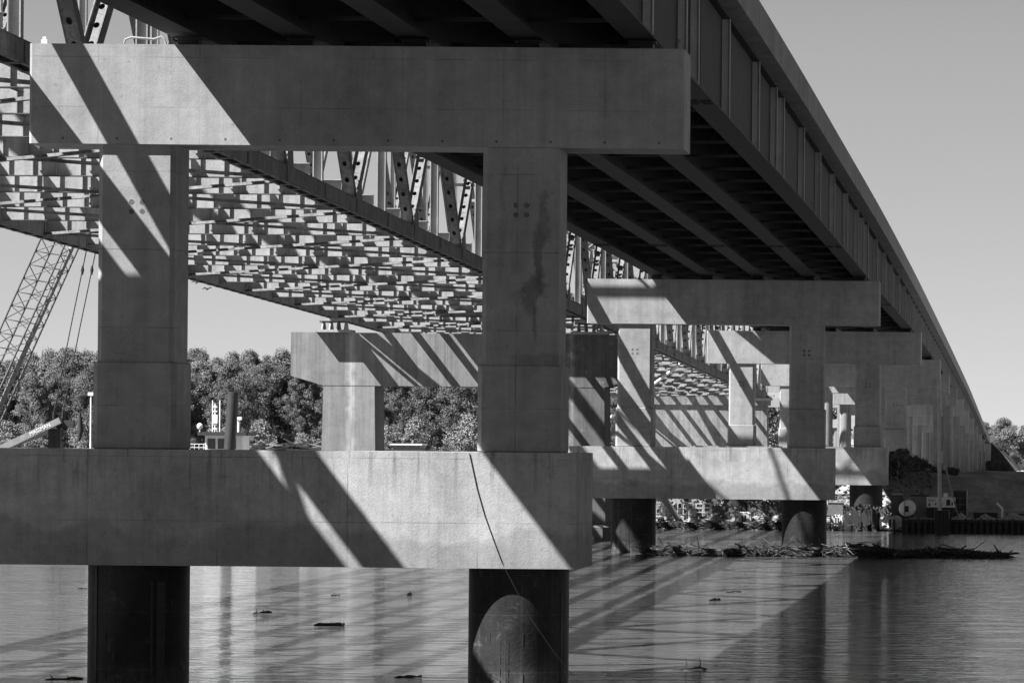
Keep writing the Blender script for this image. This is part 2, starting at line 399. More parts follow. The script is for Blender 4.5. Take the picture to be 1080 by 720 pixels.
# white safety line and drains are left; the bearings
def bearing(y, x):
    b = MB(); z1 = zb(y)-.004; z0 = z1-.24
    b.box(x-.34, x+.34, y-.3, y+.3, z0, z0+.06).box(x-.26, x+.26, y-.22, y+.22, z0+.06, z1-.04).box(x-.33, x+.33, y-.3, y+.3, z1-.04, z1)
    b.build('bearing', M['dark'], BR)
for y in piers_y:
    for x in GX: bearing(y+1.0, x)

# ------------------------------------------------------------------ new piers
PG = 'concrete piers of the new girder bridge'
PIER_LABEL = {
 100: 'nearest and largest concrete two-column pier, standing in the river in front of the camera',
 224: 'second two-column concrete pier in the river, its footing striped with truss shadows',
 305: 'third two-column concrete pier, its short footing end showing behind the second pier',
 365: 'fourth concrete pier with flat columns, first on the bank behind the third pier'}
def river_pier(Y, colmat=None):
    p = thing('bridge_pier', PIER_LABEL[Y], 'bridge pier', (-16.1, Y, 0), PG)
    ox, oy = -16.1, Y
    ct = zb(Y+1) - .25; cb = ct - 2.34
    def bl(mb, name, mat, label=None): 
        return mb.build(name, mat, None, label=label), None
    def put(mb, name, mat, label=None):
        mb.v = [(a-ox, b-oy, c) for a, b, c in mb.v]; return mb.build(name, mat, p, label=label)
    b = MB().cbox(-23.70, -8.36, Y, Y+2.0, cb, ct, .06)
    # four-tie holes along the lower edge
    for i in range(12): b.tube([(-22.9+i*1.27, Y-.0015, cb+.13), (-22.9+i*1.27, Y+.02, cb+.13)], .032, 10, 1)
    put(b, 'pier_cap', [M['cap'], M['hole']])
    ft = 5.56; step = z_(1.75) if Y < 300 else z_(1.2)
    for cx in (-21.19, -12.17):
        b = MB()
        b.cbox(cx-.90, cx+.90, Y+.11, Y+1.89, step, cb-.003, .11)
        b.cbox(cx-.975, cx+.975, Y+.035, Y+1.965, ft if Y < 330 else 1, step, .11, cz=.03)
        for dx in (-.11, .14):
            for dz in (0, .22):
                b.tube([(cx+dx, Y+.108, cb-1.35-dz), (cx+dx, Y+.13, cb-1.35-dz)], .065, 12, 1)
        mt = M['stain_column'] if (Y == 100 and cx > -15) else M['column']
        put(b, 'column', [mt, M['hole']], 'column with a long dark stained streak running down' if mt == M['stain_column'] else None)
    if Y < 330:
        b = MB().cbox(-24.6, -10.72, Y-.18, Y+3.0, 2.84, ft-.003, .07)
        put(b, 'footing', M['footing'])
        for cx in (-21.19, -12.17):
            b = MB().cyl(cx-.10, Y+1.27, -4, 2.836, 1.185, 160)
            # weld tabs and seams on the casing
            def onp(deg, z, rr=1.185): th = R(270+deg); return (cx-.10+rr*math.cos(th), Y+1.27+rr*math.sin(th), z)
            for deg, z0_, z1_ in ((-27,1.05,1.32),(12,1.05,1.32),(-27,.12,.36),(12,.12,.36),(-27,-.6,-.4)): b.tube([onp(deg,z0_), onp(deg,z1_)], .011, 6, 1)
            for deg in (-14, -4.5):
                for k_ in range(5): b.tube([onp(deg,1.1-.3*k_), onp(deg,.9-.3*k_)], .012, 6, 1)
            pl_ = put(b, 'pile', [M['pile'], M['girder']])
            if Y == 100:
                for (deg, wd, zt_) in (((64, .05, 2.3),) if cx > -15 else ((26, .05, 2.45), (37, .21, 2.45), (-44, .10, 2.8))):
                    c_ = onp(deg, 0, 1.19); mb2 = MB().beam((c_[0]-ox, c_[1]-oy, -1), (c_[0]-ox, c_[1]-oy, zt_), wd, .03, (math.cos(R(deg)), math.sin(R(deg)), 0)); q_ = mb2.build('guide_strip', M['pile2'], pl_)
    return p
for Y in (100, 224, 305, 365): river_pier(Y)
ORD = ['fifth','sixth','seventh','eighth','ninth','tenth','eleventh','twelfth','thirteenth']
for i, Y in enumerate(piers_y[4:]):
    p = thing('bridge_pier', ORD[i] + ' pier counted from the camera, a cap on three round shafts on land', 'bridge pier', (-14.6, Y, 0), PG)
    ct = zb(Y+1)-.25
    h = 1.9 if i < 8 else 1.5
    b = MB().cbox(-21.2+14.6, -8.36+14.6, 0, 1.9, ct-h, ct, .04, cz=.03); b.build('pier_cap', M['land'], p)
    for cx in (-9.35, -14.7, -20.0):
        MB().cyl(cx+14.6, .95, ground_z(cx, Y)-1, ct-h-.003, .56, 32).build('shaft', M['shaft'], p)
# abutment
p = thing('abutment', 'low concrete abutment where the new bridge deck meets the embankment', 'abutment', (-14.6, 774, 0))
MB().box(-6.6, 6.2, 0, 1.4, 0, zb(775)-.01).build('breast_wall', M['land'], p)
MB().box(-6.6, 6.2, 1.4, 2.2, 0, zt(776)-.9).build('back_wall', M['land'], p)

# ------------------------------------------------------------------ the old truss bridge, its deck already stripped off
AX, GZ, TW, PN = .0089, .0138, 14.95, 15.4
def TX(t, side=0): return -(24.03 + AX*t) - side*TW
def TZ(t): return z_(9.00 - GZ*(t-105))
def TP(t, side=0, dz=0, dx=0): return Vector((TX(t, side)+dx, t, TZ(t)+dz))
N0, K0, K1 = 96.1, -3, 22
TB = thing('truss_bridge', 'old riveted steel truss bridge with its deck stripped, left of the new bridge', 'bridge', (TX(50), 50, 0))
TO = Vector(TB.location)
def tput(mb, name, mat, parent, label=None):
    mb.v = [(a-TO.x, b-TO.y, c-TO.z) for a, b, c in mb.v]; return mb.build(name, mat, parent, label=label)
HT = 13.5
def step_copy(o, k, dside=0):
    c = o.copy(); col.objects.link(c); c.location = Vector(o.location) + Vector((-AX*PN*k - dside*TW, PN*k, -GZ*PN*k)); return c
T0, T1 = N0+K0*PN, N0+K1*PN
MT = M['truss']
for side in (0, 1):
    tr = bpy.data.objects.new('truss', None); col.objects.link(tr); tr.parent = TB
    # bottom chord: two webs, top plate, battens below
    b = MB()
    for dx in (-.27, .27):
        b.beam(TP(T0,side,.28,dx), TP(T1,side,.28,dx), .035, .54)
        b.beam(TP(T0,side,.02,dx*.78), TP(T1,side,.02,dx*.78), .11, .03)
    b.beam(TP(T0,side,.565), TP(T1,side,.565), .62, .025)
    t = T0+.5
    while t < T1:
        b.beam(TP(t,side,-.005), TP(t+.3,side,-.005), .5, .016); t += 2.2
    for k in range(K0, K1+1):
        t = N0+PN*k
        for dx in (-.30, .30):
            q = [TP(t-.6,side,.03,dx), TP(t+.6,side,.03,dx), TP(t+.6,side,.62,dx), TP(t+.42,side,1.25,dx), TP(t-.42,side,1.25,dx), TP(t-.6,side,.62,dx)]
            q2 = [v_+Vector((.02,0,0)) for v_ in q]
            b.add(q+q2, [(0,1,2,3,4,5)[::-1], (6,7,8,9,10,11)] + [(i,(i+1)%6,6+(i+1)%6,6+i) for i in range(6)])
        for dx in (-.31, .31):      # splice straps at mid panel
            b.beam(TP(t+PN/2-.3,side,.28,dx), TP(t+PN/2+.3,side,.28,dx), .02, .5)
    tput(b, 'bottom_chord', M['truss_dark'], tr)
    b = MB()
    for dx in (-.25, .25): b.beam(TP(T0,side,HT+.25,dx), TP(T1,side,HT+.25,dx), .035, .5)
    b.beam(TP(T0,side,HT+.515), TP(T1,side,HT+.515), .56, .025)
    t = T0+.5
    while t < T1: b.beam(TP(t,side,HT-.01), TP(t+.4,side,HT-.01), .46, .016); t += 1.2
    tput(b, 'top_chord', MT, tr)
    # a diagonal leaning toward the camera (perforated box) and one leaning away (H section), a vertical at mid panel
    def diag_perf():
        b = MB(); p0 = TP(N0,side,.5); p1 = TP(N0-PN,side,HT+.1)
        for dx in (-.19, .19): b.beam(p0, p1, .03, .40, off=(dx, 0))
        b.plate_holes(p0, p1, .35, (1,0,0), -.17, .08, .135, .84); b.plate_holes(p0, p1, .35, (1,0,0), .17, .08, .135, .84)
        return tput(b, 'diagonal', M['truss_dark'], tr)
    def diag_h():
        b = MB(); p0 = TP(N0,side,.5); p1 = TP(N0+PN,side,HT+.1)
        for dx in (-.185, .185): b.beam(p0, p1, .035, .48, off=(dx, 0))
        b.plate_holes(p0, p1, .335, (1,0,0), .1, .08, .135, .84); b.plate_holes(p0, p1, .335, (1,0,0), -.1, .08, .135, .84)
        return tput(b, 'diagonal', M['truss_dark'], tr)
    def vert():
        b = MB(); t = N0+PN/2; p0 = TP(t,side,.5); p1 = TP(t,side,HT)
        for dx in (-.15, .15): b.beam(p0, p1, .035, .32, off=(dx, 0))
        b.beam(p0, p1, .27, .02)
        return tput(b, 'vertical', MT, tr)
    dp, dh, vv = diag_perf(), diag_h(), vert()
    if side == 0:      # this diagonal is already cut out; the first one kept is a panel on
        dp.location = Vector((-AX*PN, PN, -GZ*PN))
    for k in range(K0, K1+1):
        if k == 0: continue
        if k > K0 and not (side == 0 and k in (0, 1)): step_copy(dp, k if side else k-1)
        if k < K1: step_copy(dh, k); step_copy(vv, k)
# floor beams, stringers, braces (thing > part)
def floor_beam(t):
    b = MB(); xa = TX(t)-.30; xb = TX(t,1)+.30; z0 = TZ(t)+.16; H = 1.12
    b.box(xb, xa, t-.012, t+.012, z0+.03, z0+H-.03)
    b.box(xb, xa, t-.17, t+.17, z0, z0+.03, 1).box(xb, xa, t-.17, t+.17, z0+H-.03, z0+H)
    n = 18
    for i in range(1, n):
        x = xa + (xb-xa)*i/n
        b.box(x-.02, x+.02, t-.10, t-.012, z0+.03, z0+H-.03)
    return tput(b, 'floor_beam', [MT, M['rust_shade']], TB)
fb = floor_beam(N0)
for k2 in range(2*K0, 2*K1+1):
    if k2: step_copy(fb, k2/2)
NS = 8
for i in range(NS):
    x = -TW*(i+1)/(NS+1)
    b = MB()
    for k2 in range(2*K0, 2*K1):
        a0 = N0+PN*k2/2+.19; a1 = N0+PN*(k2+1)/2-.19; h0 = .16+1.12-.52
        b.beam(TP(a0,0,h0+.25,x), TP(a1,0,h0+.25,x), .02, .50)
        b.beam(TP(a0,0,h0,x), TP(a1,0,h0,x), .14, .02, m=1); b.beam(TP(a0,0,h0+.5,x), TP(a1,0,h0+.5,x), .14, .02)
    tput(b, 'stringer', [MT, M['rust_shade']], TB)
def lateral(s):
    b = MB(); z = .05 + .09*s
    p0 = TP(N0+.5, s, z, -.3+.6*s); p1 = TP(N0+PN-.5, 1-s, z, .3-.6*s)
    b.beam(p0, p1, .22, .015, (p1-p0).cross(Vector((0,0,1)))); b.beam(p0+Vector((0,0,.055)), p1+Vector((0,0,.055)), .015, .10, (p1-p0).cross(Vector((0,0,1))))
    return tput(b, 'lateral_brace', M['truss_dark'], TB)
la, lb = lateral(0), lateral(1)
def strut():
    b = MB(); t = N0
    for dz in (.05, .5): b.beam(TP(t,0,HT+dz,-.3), TP(t,1,HT+dz,.3), .3, .04, (0,1,0))
    for i in range(16):
        xa = -.3-(TW-.6)*i/16; xb = -.3-(TW-.6)*(i+1)/16
        b.beam(TP(t,0,HT+(.07 if i%2 else .48),xa), TP(t,0,HT+(.48 if i%2 else .07),xb), .06, .04, (0,1,0))
    # sway frame and top laterals
    b.beam(TP(t,0,HT-2.2,-.3), TP(t,1,HT-2.2,.3), .2, .2, (0,1,0))
    for i in range(6):
        xa = -.3-(TW-.6)*i/6; xb = -.3-(TW-.6)*(i+1)/6
        b.beam(TP(t,0,HT-(2.1 if i%2 else .05),xa), TP(t,0,HT-(.05 if i%2 else 2.1),xb), .12, .1, (0,1,0))
    return tput(b, 'top_strut', MT, TB)
ts = strut()
def toplat():
    b = MB()
    b.beam(TP(N0+.3,0,HT+.3,-.3), TP(N0+PN-.3,1,HT+.3,.3), .16, .14); b.beam(TP(N0+.3,1,HT+.14,.3), TP(N0+PN-.3,0,HT+.14,-.3), .16, .14)
    return tput(b, 'top_lateral', MT, TB)
tl = toplat()
for o_ in (ts, tl): o_.location = Vector((-AX*PN, PN, -GZ*PN))     # the top bracing is already gone over the near panels
for k in range(K0, K1+1):
    if k == 0: continue
    if k < K1: step_copy(la, k); step_copy(lb, k)
    if 1 < k < K1: step_copy(tl, k-1)
    if k > 1: step_copy(ts, k-1)
# the piece of roadway slab still in place over the near panels
b = MB(); za = 1.30
q = [TP(30,0,za,-2.25), TP(97.2,0,za,-2.25), TP(97.2,1,za,2.25), TP(30,1,za,2.25)]
q += [v_+Vector((0,0,.2)) for v_ in q]
b.add(q, [(0,1,2,3),(4,5,6,7)[::-1],(0,4,5,1),(1,5,6,2),(2,6,7,3),(3,7,4,0)]); tput(b, 'roadway_slab', M['deck'], TB)
b = MB(); q = [TP(95.55,0,za+.004,-.32), TP(97.19,0,za+.004,-.32), TP(97.19,0,za+.004,-2.246), TP(95.55,0,za+.004,-2.246)]; q += [v_+Vector((0,0,.19)) for v_ in q]  # unseen plate, added to shade the near left column
b.add(q, [(0,1,2,3),(4,5,6,7)[::-1],(0,4,5,1),(1,5,6,2),(2,6,7,3),(3,7,4,0)]); tput(b, 'shading_plate', M['rust_shade'], TB)
b = MB(); q = [TP(247.8,0,za,-.35), TP(252.5,0,za,-.35), TP(252.5,0,za,-9.7), TP(247.8,0,za,-9.7)]; q += [v_+Vector((0,0,.2)) for v_ in q]  # mostly hidden slab remnant, added to shade the old pier's right half
b.add(q, [(0,1,2,3),(4,5,6,7)[::-1],(0,4,5,1),(1,5,6,2),(2,6,7,3),(3,7,4,0)]); tput(b, 'roadway_slab', M['deck'], TB)
# shoes on the old piers
def shoe(t, side, ztop):
    b = MB(); x = TX(t, side); z = TZ(t)
    for i in range(4):
        xx = x-.66+.44*i
        b.add([(xx-.035,t-.75,ztop+.15),(xx+.035,t-.75,ztop+.15),(xx+.035,t+.75,ztop+.15),(xx-.035,t+.75,ztop+.15),(xx-.035,t-.3,z-.14),(xx+.035,t-.3,z-.14),(xx+.035,t+.3,z-.14),(xx-.035,t+.3,z-.14)],
              [(0,3,2,1),(4,5,6,7),(0,1,5,4),(1,2,6,5),(2,3,7,6),(3,0,4,7)])
    b.box(x-1.05, x+1.05, t-.95, t+.95, ztop, ztop+.15); b.box(x-.85, x+.85, t-.5, t+.5, z-.14, z+.05); b.tube([(x-.9,t,z-.12),(x+.9,t,z-.12)], .12, 12)
    tput(b, 'shoe', MT, TB)

# ------------------------------------------------------------------ old concrete piers
def P1():
    Y = 250.0; s = 18.0
    p = thing('old_bridge_pier', 'streaked hammerhead portal pier in the river carrying the old truss', 'bridge pier', (-34, Y, 0), 'piers of the old truss bridge')
    X = lambda px: (px-1094)/s + 34
    zt_ = z_((463.5-352)/s); zl = zt_-3.1; tip = zt_-2.55
    y0, y1 = -.2, 3.3
    xa, xb, xc, xd, xe, xf = X(306.5), X(341), X(395), X(581), X(637), X(671)
    # cap as one extruded outline
    o = [(xa,zt_),(xa,tip),(xb,zl),(xe,zl),(xf,tip),(xf,zt_)]
    b = MB(); n = len(o)
    b.add([(x,y0,z) for x,z in o]+[(x,y1,z) for x,z in o], [list(range(n)), list(range(n,2*n))[::-1]]+[(i,i+n,(i+1)%n+n,(i+1)%n) for i in range(n)])
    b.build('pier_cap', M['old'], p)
    for a, c in ((xb, xc), (xd, xe)):
        bb = MB()
        bb.add([(a,y0+.02,zl-.003),(c,y0+.02,zl-.003),(c,y1-.02,zl-.003),(a,y1-.02,zl-.003),(a-.15,y0-.1,.9),(c+.15,y0-.1,.9),(c+.15,y1+.1,.9),(a-.15,y1+.1,.9)],
               [(0,1,2,3)[::-1],(4,5,6,7),(0,4,5,1)[::-1],(1,5,6,2)[::-1],(2,6,7,3)[::-1],(3,7,4,0)[::-1]])
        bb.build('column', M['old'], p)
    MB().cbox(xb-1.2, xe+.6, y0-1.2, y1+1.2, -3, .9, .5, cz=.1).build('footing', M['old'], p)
    return zt_
zt1 = P1()
for s_ in (0, 1): shoe(250, s_, zt1)
def P2():
    Y = 435.0; s = 4500/435
    p = thing('old_bridge_pier', 'solid dark wall pier of the old truss, farther back between the new columns', 'bridge pier', (-34, Y, 0), 'piers of the old truss bridge')
    X = lambda px: (px-1094)/s + 34
    zt_ = z_((466-418)/s)
    a, c = X(655), X(808)
    MB().box(a-.25, c+.25, -.25, 3.25, zt_-.9, zt_).build('coping', M['old2'], p)
    b = MB()
    b.add([(a,0,zt_-.903),(c,0,zt_-.903),(c,3,zt_-.903),(a,3,zt_-.903),(a-.3,-.2,-1),(c+.3,-.2,-1),(c+.3,3.2,-1),(a-.3,3.2,-1)],
          [(0,1,2,3)[::-1],(4,5,6,7),(0,4,5,1)[::-1],(1,5,6,2)[::-1],(2,6,7,3)[::-1],(3,7,4,0)[::-1]])
    b.build('wall_shaft', M['old2'], p)
    return zt_
zt2 = P2()
for s_ in (0, 1): shoe(434.3, s_, zt2)
# piers of the stripped old approach, beyond the wall pier
for i, (Y, xr, zc, lb_) in enumerate(((480, at(895.5,415,480).x, z_(6.75), 'sunlit round-column pier of the old approach, seen between second and third new piers'),
                              (530, at(904.5,425,530).x, z_(5.5), 'sunlit round-column old pier partly hidden behind the third new pier'),
                              (585, at(935,448,585).x, z_(3.2), 'lower sunlit old pier just right of the third new column'))):
    p = thing('old_bridge_pier', lb_, 'bridge pier', (xr, Y, 0), 'piers of the stripped old approach')
    MB().box(-14, 0, 0, 1.3, zc-1.15, zc).build('pier_cap', M['cap'], p)
    for cx in (-1.3, -6.8, -12.3): MB().cyl(cx if i else cx+.45, .65, 1, zc-1.153, .5, 96).build('round_column', M['old3'], p)

# ------------------------------------------------------------------ trees
def crown_mesh(name, H, W, nl, leaf, seed, mat, lumps=26, base=.2):
    rd = random.Random(seed); v = []; f = []
    cl = []
    for i in range(lumps):
        zz = base + (1-base)*((i+.5)/lumps)**.85
        rad = math.sin(math.pi*min(1, max(.08, (zz-base)/(1-base)*.86+.14)))**.6
        a = rd.uniform(0, 6.28); r = rad*rd.uniform(.2, .82)
        cl.append((math.cos(a)*r*W/2, math.sin(a)*r*W/2, zz*H*.96, W*rd.uniform(.07, .19)*(1 if lumps < 100 else .8)))
    for i in range(nl):
        c = cl[rd.randrange(lumps)]
        d = Vector((rd.gauss(0,1), rd.gauss(0,1), rd.gauss(0,1))).normalized()
        r = c[3]*(rd.random()**.35)*rd.uniform(.85, 1.1)
        p = Vector((c[0], c[1], c[2])) + Vector((d.x*r, d.y*r, d.z*r*.8))
        nrm = (d + Vector((rd.gauss(0,.9), rd.gauss(0,.9), rd.gauss(0,.9)+.3))).normalized()
        u = nrm.orthogonal().normalized(); q = Matrix.Rotation(rd.uniform(0, 6.28), 3, nrm); u = q @ u; w_ = nrm.cross(u)
        s = leaf*rd.uniform(.6, 1.3); o = len(v)
        v += [p-u*s, p-w_*s*.55, p+u*s, p+w_*s*.55]; f.append((o, o+1, o+2, o+3))
    me = bpy.data.meshes.new(name); me.from_pydata([tuple(q) for q in v], [], f); me.materials.append(mat)
    me.update(); return me, cl
def trunk_mesh(name, H, cl, seed, r0=.35):
    rd = random.Random(seed); b = MB()
    pts = [(0,0,-.5)]+[(rd.uniform(-.3,.3)*i/4, rd.uniform(-.3,.3)*i/4, H*.8*i/5) for i in range(1, 6)]
    b.tube(pts, [r0*(1-.16*i) for i in range(6)], 7)
    for c in cl[::3]:
        k_ = min(5, max(1, int(c[2]/H*5)))
        b.tube([pts[k_-1], ((pts[k_-1][0]+c[0])*.55, (pts[k_-1][1]+c[1])*.55, (pts[k_-1][2]+c[2])*.52), c[:3]], [r0*.3, r0*.2, r0*.08], 5)
    me = bpy.data.meshes.new(name); me.from_pydata(b.v, [], b.f); me.materials.append(M['bark']); me.update(); return me
KINDS = {}
for nm, H, W, nl, leaf, mat, lumps, base in (('cottonwood', 20, 10, 42000, .125, M['leaf'], 150, .14), ('cottonwood2', 21, 8.5, 40000, .125, M['leaf'], 130, .18), ('cottonwood3', 18, 11, 42000, .125, M['leaf'], 150, .10),
                                      ('willow', 8, 8, 9000, .15, M['leaf2'], 34, .03), ('oak', 9, 10, 12000, .19, M['leaf'], 40, .10), ('shrub', 2.6, 4.2, 1600, .13, M['leafd'], 16, .02)):
    me, cl = crown_mesh('crown', H, W, nl, leaf, hash(nm) % 1 + len(nm)*7 + int(H*3), mat, lumps, base)
    KINDS[nm] = (me, trunk_mesh('trunk', H, cl, len(nm)+int(W), .38 if H > 15 else .16))
def tree(kind, name, label, x, y, z, sc, group, rz=None, cat='tree'):
    t = thing(name, label, cat, (x, y, z), group, random.uniform(0, 6.28) if rz is None else rz); t.scale = (sc*random.uniform(.9,1.1), sc*random.uniform(.9,1.1), sc)
    for part, me in zip(('crown', 'trunk'), KINDS[kind]):
        o = bpy.data.objects.new(part, me); col.objects.link(o); o.parent = t
    return t
rd = random.Random(11)
# far left bank, a wall of cottonwoods with willows at their feet
TL = 'tall dense cottonwood in the wooded far bank behind the old bridge pier'
def topline(px): return interp([(-40,372),(20,372),(60,370),(98,374),(150,366),(200,372),(230,369),(260,370),(300,368),(340,366),(420,374),(520,380),(700,400)], px)
px = -45
while px < 640:
    for row in range(3):
        d = 592 + row*16 + rd.uniform(-6, 6)
        p = at(px + row*18, topline(px) + rd.uniform(-2, 16) + (5 if row == 0 else -3), d)
        g = 1.6; kd = rd.choice(['cottonwood', 'cottonwood2', 'cottonwood3'])
        H = {'cottonwood':20, 'cottonwood2':21, 'cottonwood3':18}[kd]
        tree(kd, 'cottonwood_tree', TL, p.x, d, g, (p.z-g)/H, 'cottonwoods on the wooded far bank')
    px += rd.uniform(15, 22)
px = -20
while px < 560:
    d = 578 + rd.uniform(-4, 4); p = at(px, 452 + rd.uniform(-22, 6), d)
    tree('willow', 'willow_tree', 'pale low willow at the foot of the far cottonwoods', p.x, d, 1.0, max(.5, (p.z-1.0)/8), 'willows along the far bank')
    px += rd.uniform(26, 60)
# wooded hill on the right, beyond the bridge end
for i in range(58):
    y = rd.uniform(930, 1340); x = rd.uniform(-34, 16)*y/1100
    tree('oak', 'hill_tree', 'round leafy tree on the wooded hillside beyond the bridge end', x, y, ground_z(x, y)-.3, rd.uniform(.35, .85), 'trees on the far hillside')
for i in range(34):
    y = rd.uniform(800, 900); x = -26 - i*4.0 + rd.uniform(-2, 2)
    tree('oak', 'bank_tree', 'leafy tree behind the approach piers', x, y, ground_z(x, y)-.3, rd.uniform(.9, 1.5), 'trees behind the approach piers')
for i in range(7):
    y = rd.uniform(960, 1000); x = rd.uniform(-8, 8)
    tree('oak', 'hill_tree', 'round leafy tree on the wooded hillside beyond the bridge end', x, y, ground_z(x, y)-.3, rd.uniform(.7, .95), 'trees on the far hillside')
for i in range(26):
    px = 925 + i*6.2 if i < 14 else rd.uniform(925, 1010); d = rd.uniform(336, 350); p = at(px, 500, d)
    tree('shrub', 'shrub', 'dark leafy shrub on the crest of the bank under the approach', p.x, d, ground_z(p.x, d)-.15, rd.uniform(.35, .7)*(1 if px < 985 else .55), 'shrubs along the crest of the bank', cat='shrub')
for i in range(12):
    d = rd.uniform(322, 336); p = at(rd.uniform(926, 958), 510, d)
    tree('shrub', 'shrub', 'dark leafy shrub on the slope beside the fourth pier', p.x, d, ground_z(p.x, d)-.15, rd.uniform(.5, .85), 'shrubs on the slope beside the fourth pier', cat='shrub')
for i in range(22):
    y = rd.uniform(780, 830); s_ = rd.random(); x = -8.4 + 8.5*s_
    tree('shrub', 'shrub', 'dark scrub on the embankment slope at the bridge end', x, y, z_(.3) - (EYE+.8)*s_ - .3, rd.uniform(.5, .9), 'scrub on the embankment slope', cat='shrub')

# ------------------------------------------------------------------ driftwood, floating logs
def sticks(n, xf, yf, zf, lf, rf, seed):
    rd = random.Random(seed); b = MB()
    for i in range(n):
        x, y = xf(rd), yf(rd); L = lf(rd); a = rd.gauss(0, 1.0); e = rd.gauss(0, .24)
        dv = Vector((math.cos(a)*math.cos(e), math.sin(a), math.sin(e)))*L/2; c = Vector((x, y, zf(rd, x)))
        r = rf(rd); k_ = c + Vector((rd.uniform(-.1,.1), rd.uniform(-.1,.1), rd.uniform(-.08,.12)))*L
        b.tube([c-dv, k_, c+dv], [r, r*.8, r*.4], 5, m=0 if rd.random() < .93 else 1)
    return b
def hump(x): return .55*(.5+.5*math.sin(x*1.3+1)) * .7 + .35*(.5+.5*math.sin(x*.47))
b = sticks(6000, lambda r: r.uniform(-20.1, -1.6), lambda r: r.gauss(220.2, 1.0), lambda r, x: .0 + r.random()**1.4*(.12+.6*hump(x))*(1 if x > -13 else .9), lambda r: r.uniform(.25, 1.1)*(1 if r.random()<.93 else 2.4), lambda r: r.uniform(.01, .045), 3)
tag(b.build('driftwood_raft', [M['wood'], M['woodl']]), 'tangled raft of driftwood and branches caught along the second pier', 'driftwood', kind='stuff')
b = sticks(1800, lambda r: r.uniform(-27, -7), lambda r: r.gauss(285.5, .9), lambda r, x: .05 + r.random()*.4, lambda r: r.uniform(.3, 1.3), lambda r: r.uniform(.015, .05), 5)
tag(b.build('shore_driftwood', [M['wood'], M['woodl']]), 'loose driftwood washed up along the construction bank', 'driftwood', kind='stuff')
rl = random.Random(21)
for i in range(26):
    x = rl.uniform(-19.5, -2.2); y = rl.gauss(220, .7); L = rl.uniform(.7, 1.9); a = rl.gauss(0, .35); rr_ = rl.uniform(.06, .15); zz = rl.uniform(.03, .3)
    dv = Vector((math.cos(a), math.sin(a), rl.gauss(0,.1)))*L/2; c = Vector((x, y, zz)); nn = 5
    b = MB().tube([c-dv+dv*(2*k_/(nn-1))+Vector((0, rl.uniform(-.05,.05), rl.uniform(-.05,.05))) for k_ in range(nn)], [rr_*(1-.12*k_)*rl.uniform(.85,1.1) for k_ in range(nn)], 8)
    tag(b.build('drift_log', M['drift_log']), 'thick broken log lodged in the driftwood raft along the second pier', 'log', 'thick logs lodged in the driftwood raft')
for (pa, pb, pc, d, rr) in (((1005,585),(1012,580),(1019,575),221,.05),((1048,574),(1052,580),(1054,589),221,.06),((1000,586),(1008,583),(1000,579),220,.04),((1068,580),(1060,586),(1056,590),221,.04),((863,566),(866,576),(868,586),220,.06),
                            ((735,566),(737,576),(738,586),222,.05),((694,566),(699,576),(706,590),222,.08)):
    b = MB().tube([at(*pc,d) if pc[1] < 592 else at(*pc,d), at(*pb,d), at(*pa,d)], [rr, rr*.8, rr*.5], 6)
    tag(b.build('branch', M['wood']), 'bare branch sticking up out of the driftwood raft', 'branch', 'branches sticking out of the raft')
LOGL = ['small dark log floating left of centre under the near footing', 'dark waterlogged log with a pale broken end floating mid river', 'short log floating right of the near pier', 'thin floating stick right of the near pier',
        'long twiggy branch floating near the bottom edge', 'long low stick at the bottom edge left of the round pile', 'tiny log floating between the near piles, far right of the reflection',
        'thin dark drift line beside the left near pile', 'driftwood against the foot of the left near pile','thin stick floating high behind the first log']
for lb_, (xa, xb, yy, r) in zip(LOGL, ((267,286,646.5,.055),(331,361,659.5,.07),(748,760,633,.07),(766,782,624.5,.03),(709,746,706,.035),(416,444,714,.04),(430,434,627,.06),(82,92,621,.03),(48,88,716.5,.05),(349,359,627.5,.025))):
    h = 468.5 + .0087*((xa+xb)/2-1094); d = EYE*4500/(yy-h)
    p, q = at(xa, yy, d), at(xb, yy, d*1.005); p.z = q.z = .02
    rl = random.Random(int(xa)); nn = 7
    b = MB().tube([p.lerp(q, i/(nn-1)) + Vector((0, rl.uniform(-.08,.08), rl.uniform(-.035,.02))) for i in range(nn)], [r*rl.uniform(.55,1.05)*(.5 if i in (0, nn-1) else 1) for i in range(nn)], 7)
    if r > .045:
        for f_ in (.2, .62): c = p.lerp(q, f_); b.tube([c, c+Vector((rl.uniform(-.12,.12), 0, rl.uniform(.06,.13)))], [.018,.006], 5)
    if 'twiggy' in lb_:
        for f_ in (.35, .75): c = p.lerp(q, f_); b.tube([c, c+Vector((.05,0,.12)), c+Vector((.02,0,.27))], [.02,.015,.008], 5)
    if 'pale' in lb_: b.tube([q, q+Vector((.07,0,.03))], [.05,.035], 7, 1)
    tag(b.build('floating_log', [M['dark'], M['woodl']]), lb_, 'log', 'logs and sticks floating on the river')

# ------------------------------------------------------------------ loose cable and bits on the near pier
pts = [at(495,478,99.805), at(503,515,99.805), at(511,543,99.805), at(520,568,99.805), at(529,592,99.805), at(541,615,99.9), at(560,652,99.9), at(585,688,100.1), at(604,712,100.3)]
tag(MB().tube(pts, .009, 6).build('wire', M['cable']), 'thin slack wire trailing down the front of the near footing and pile', 'wire')
b = MB().tube([at(131,46,100.6), at(132,42,100.6), at(138,39.5,100.6), at(150,40.5,100.6), at(162,41.5,100.6), at(170,39,100.6), at(173,41,100.6), at(175,47,100.6)], .028, 8)
tag(b.build('bent_conduit', M['mid']), 'bent grey conduit lying along the top of the near pier cap', 'conduit')
p = at(46.5, 46.5, 100.6); b = MB().box(p.x-.07, p.x+.07, p.y, p.y+.12, p.z, p.z+.1).box(p.x-.04, p.x+.04, p.y+.02, p.y+.1, p.z+.1, p.z+.17)
tag(b.build('small_fixture', M['white']), 'small pale box fixture on the left end of the near pier cap', 'fixture')
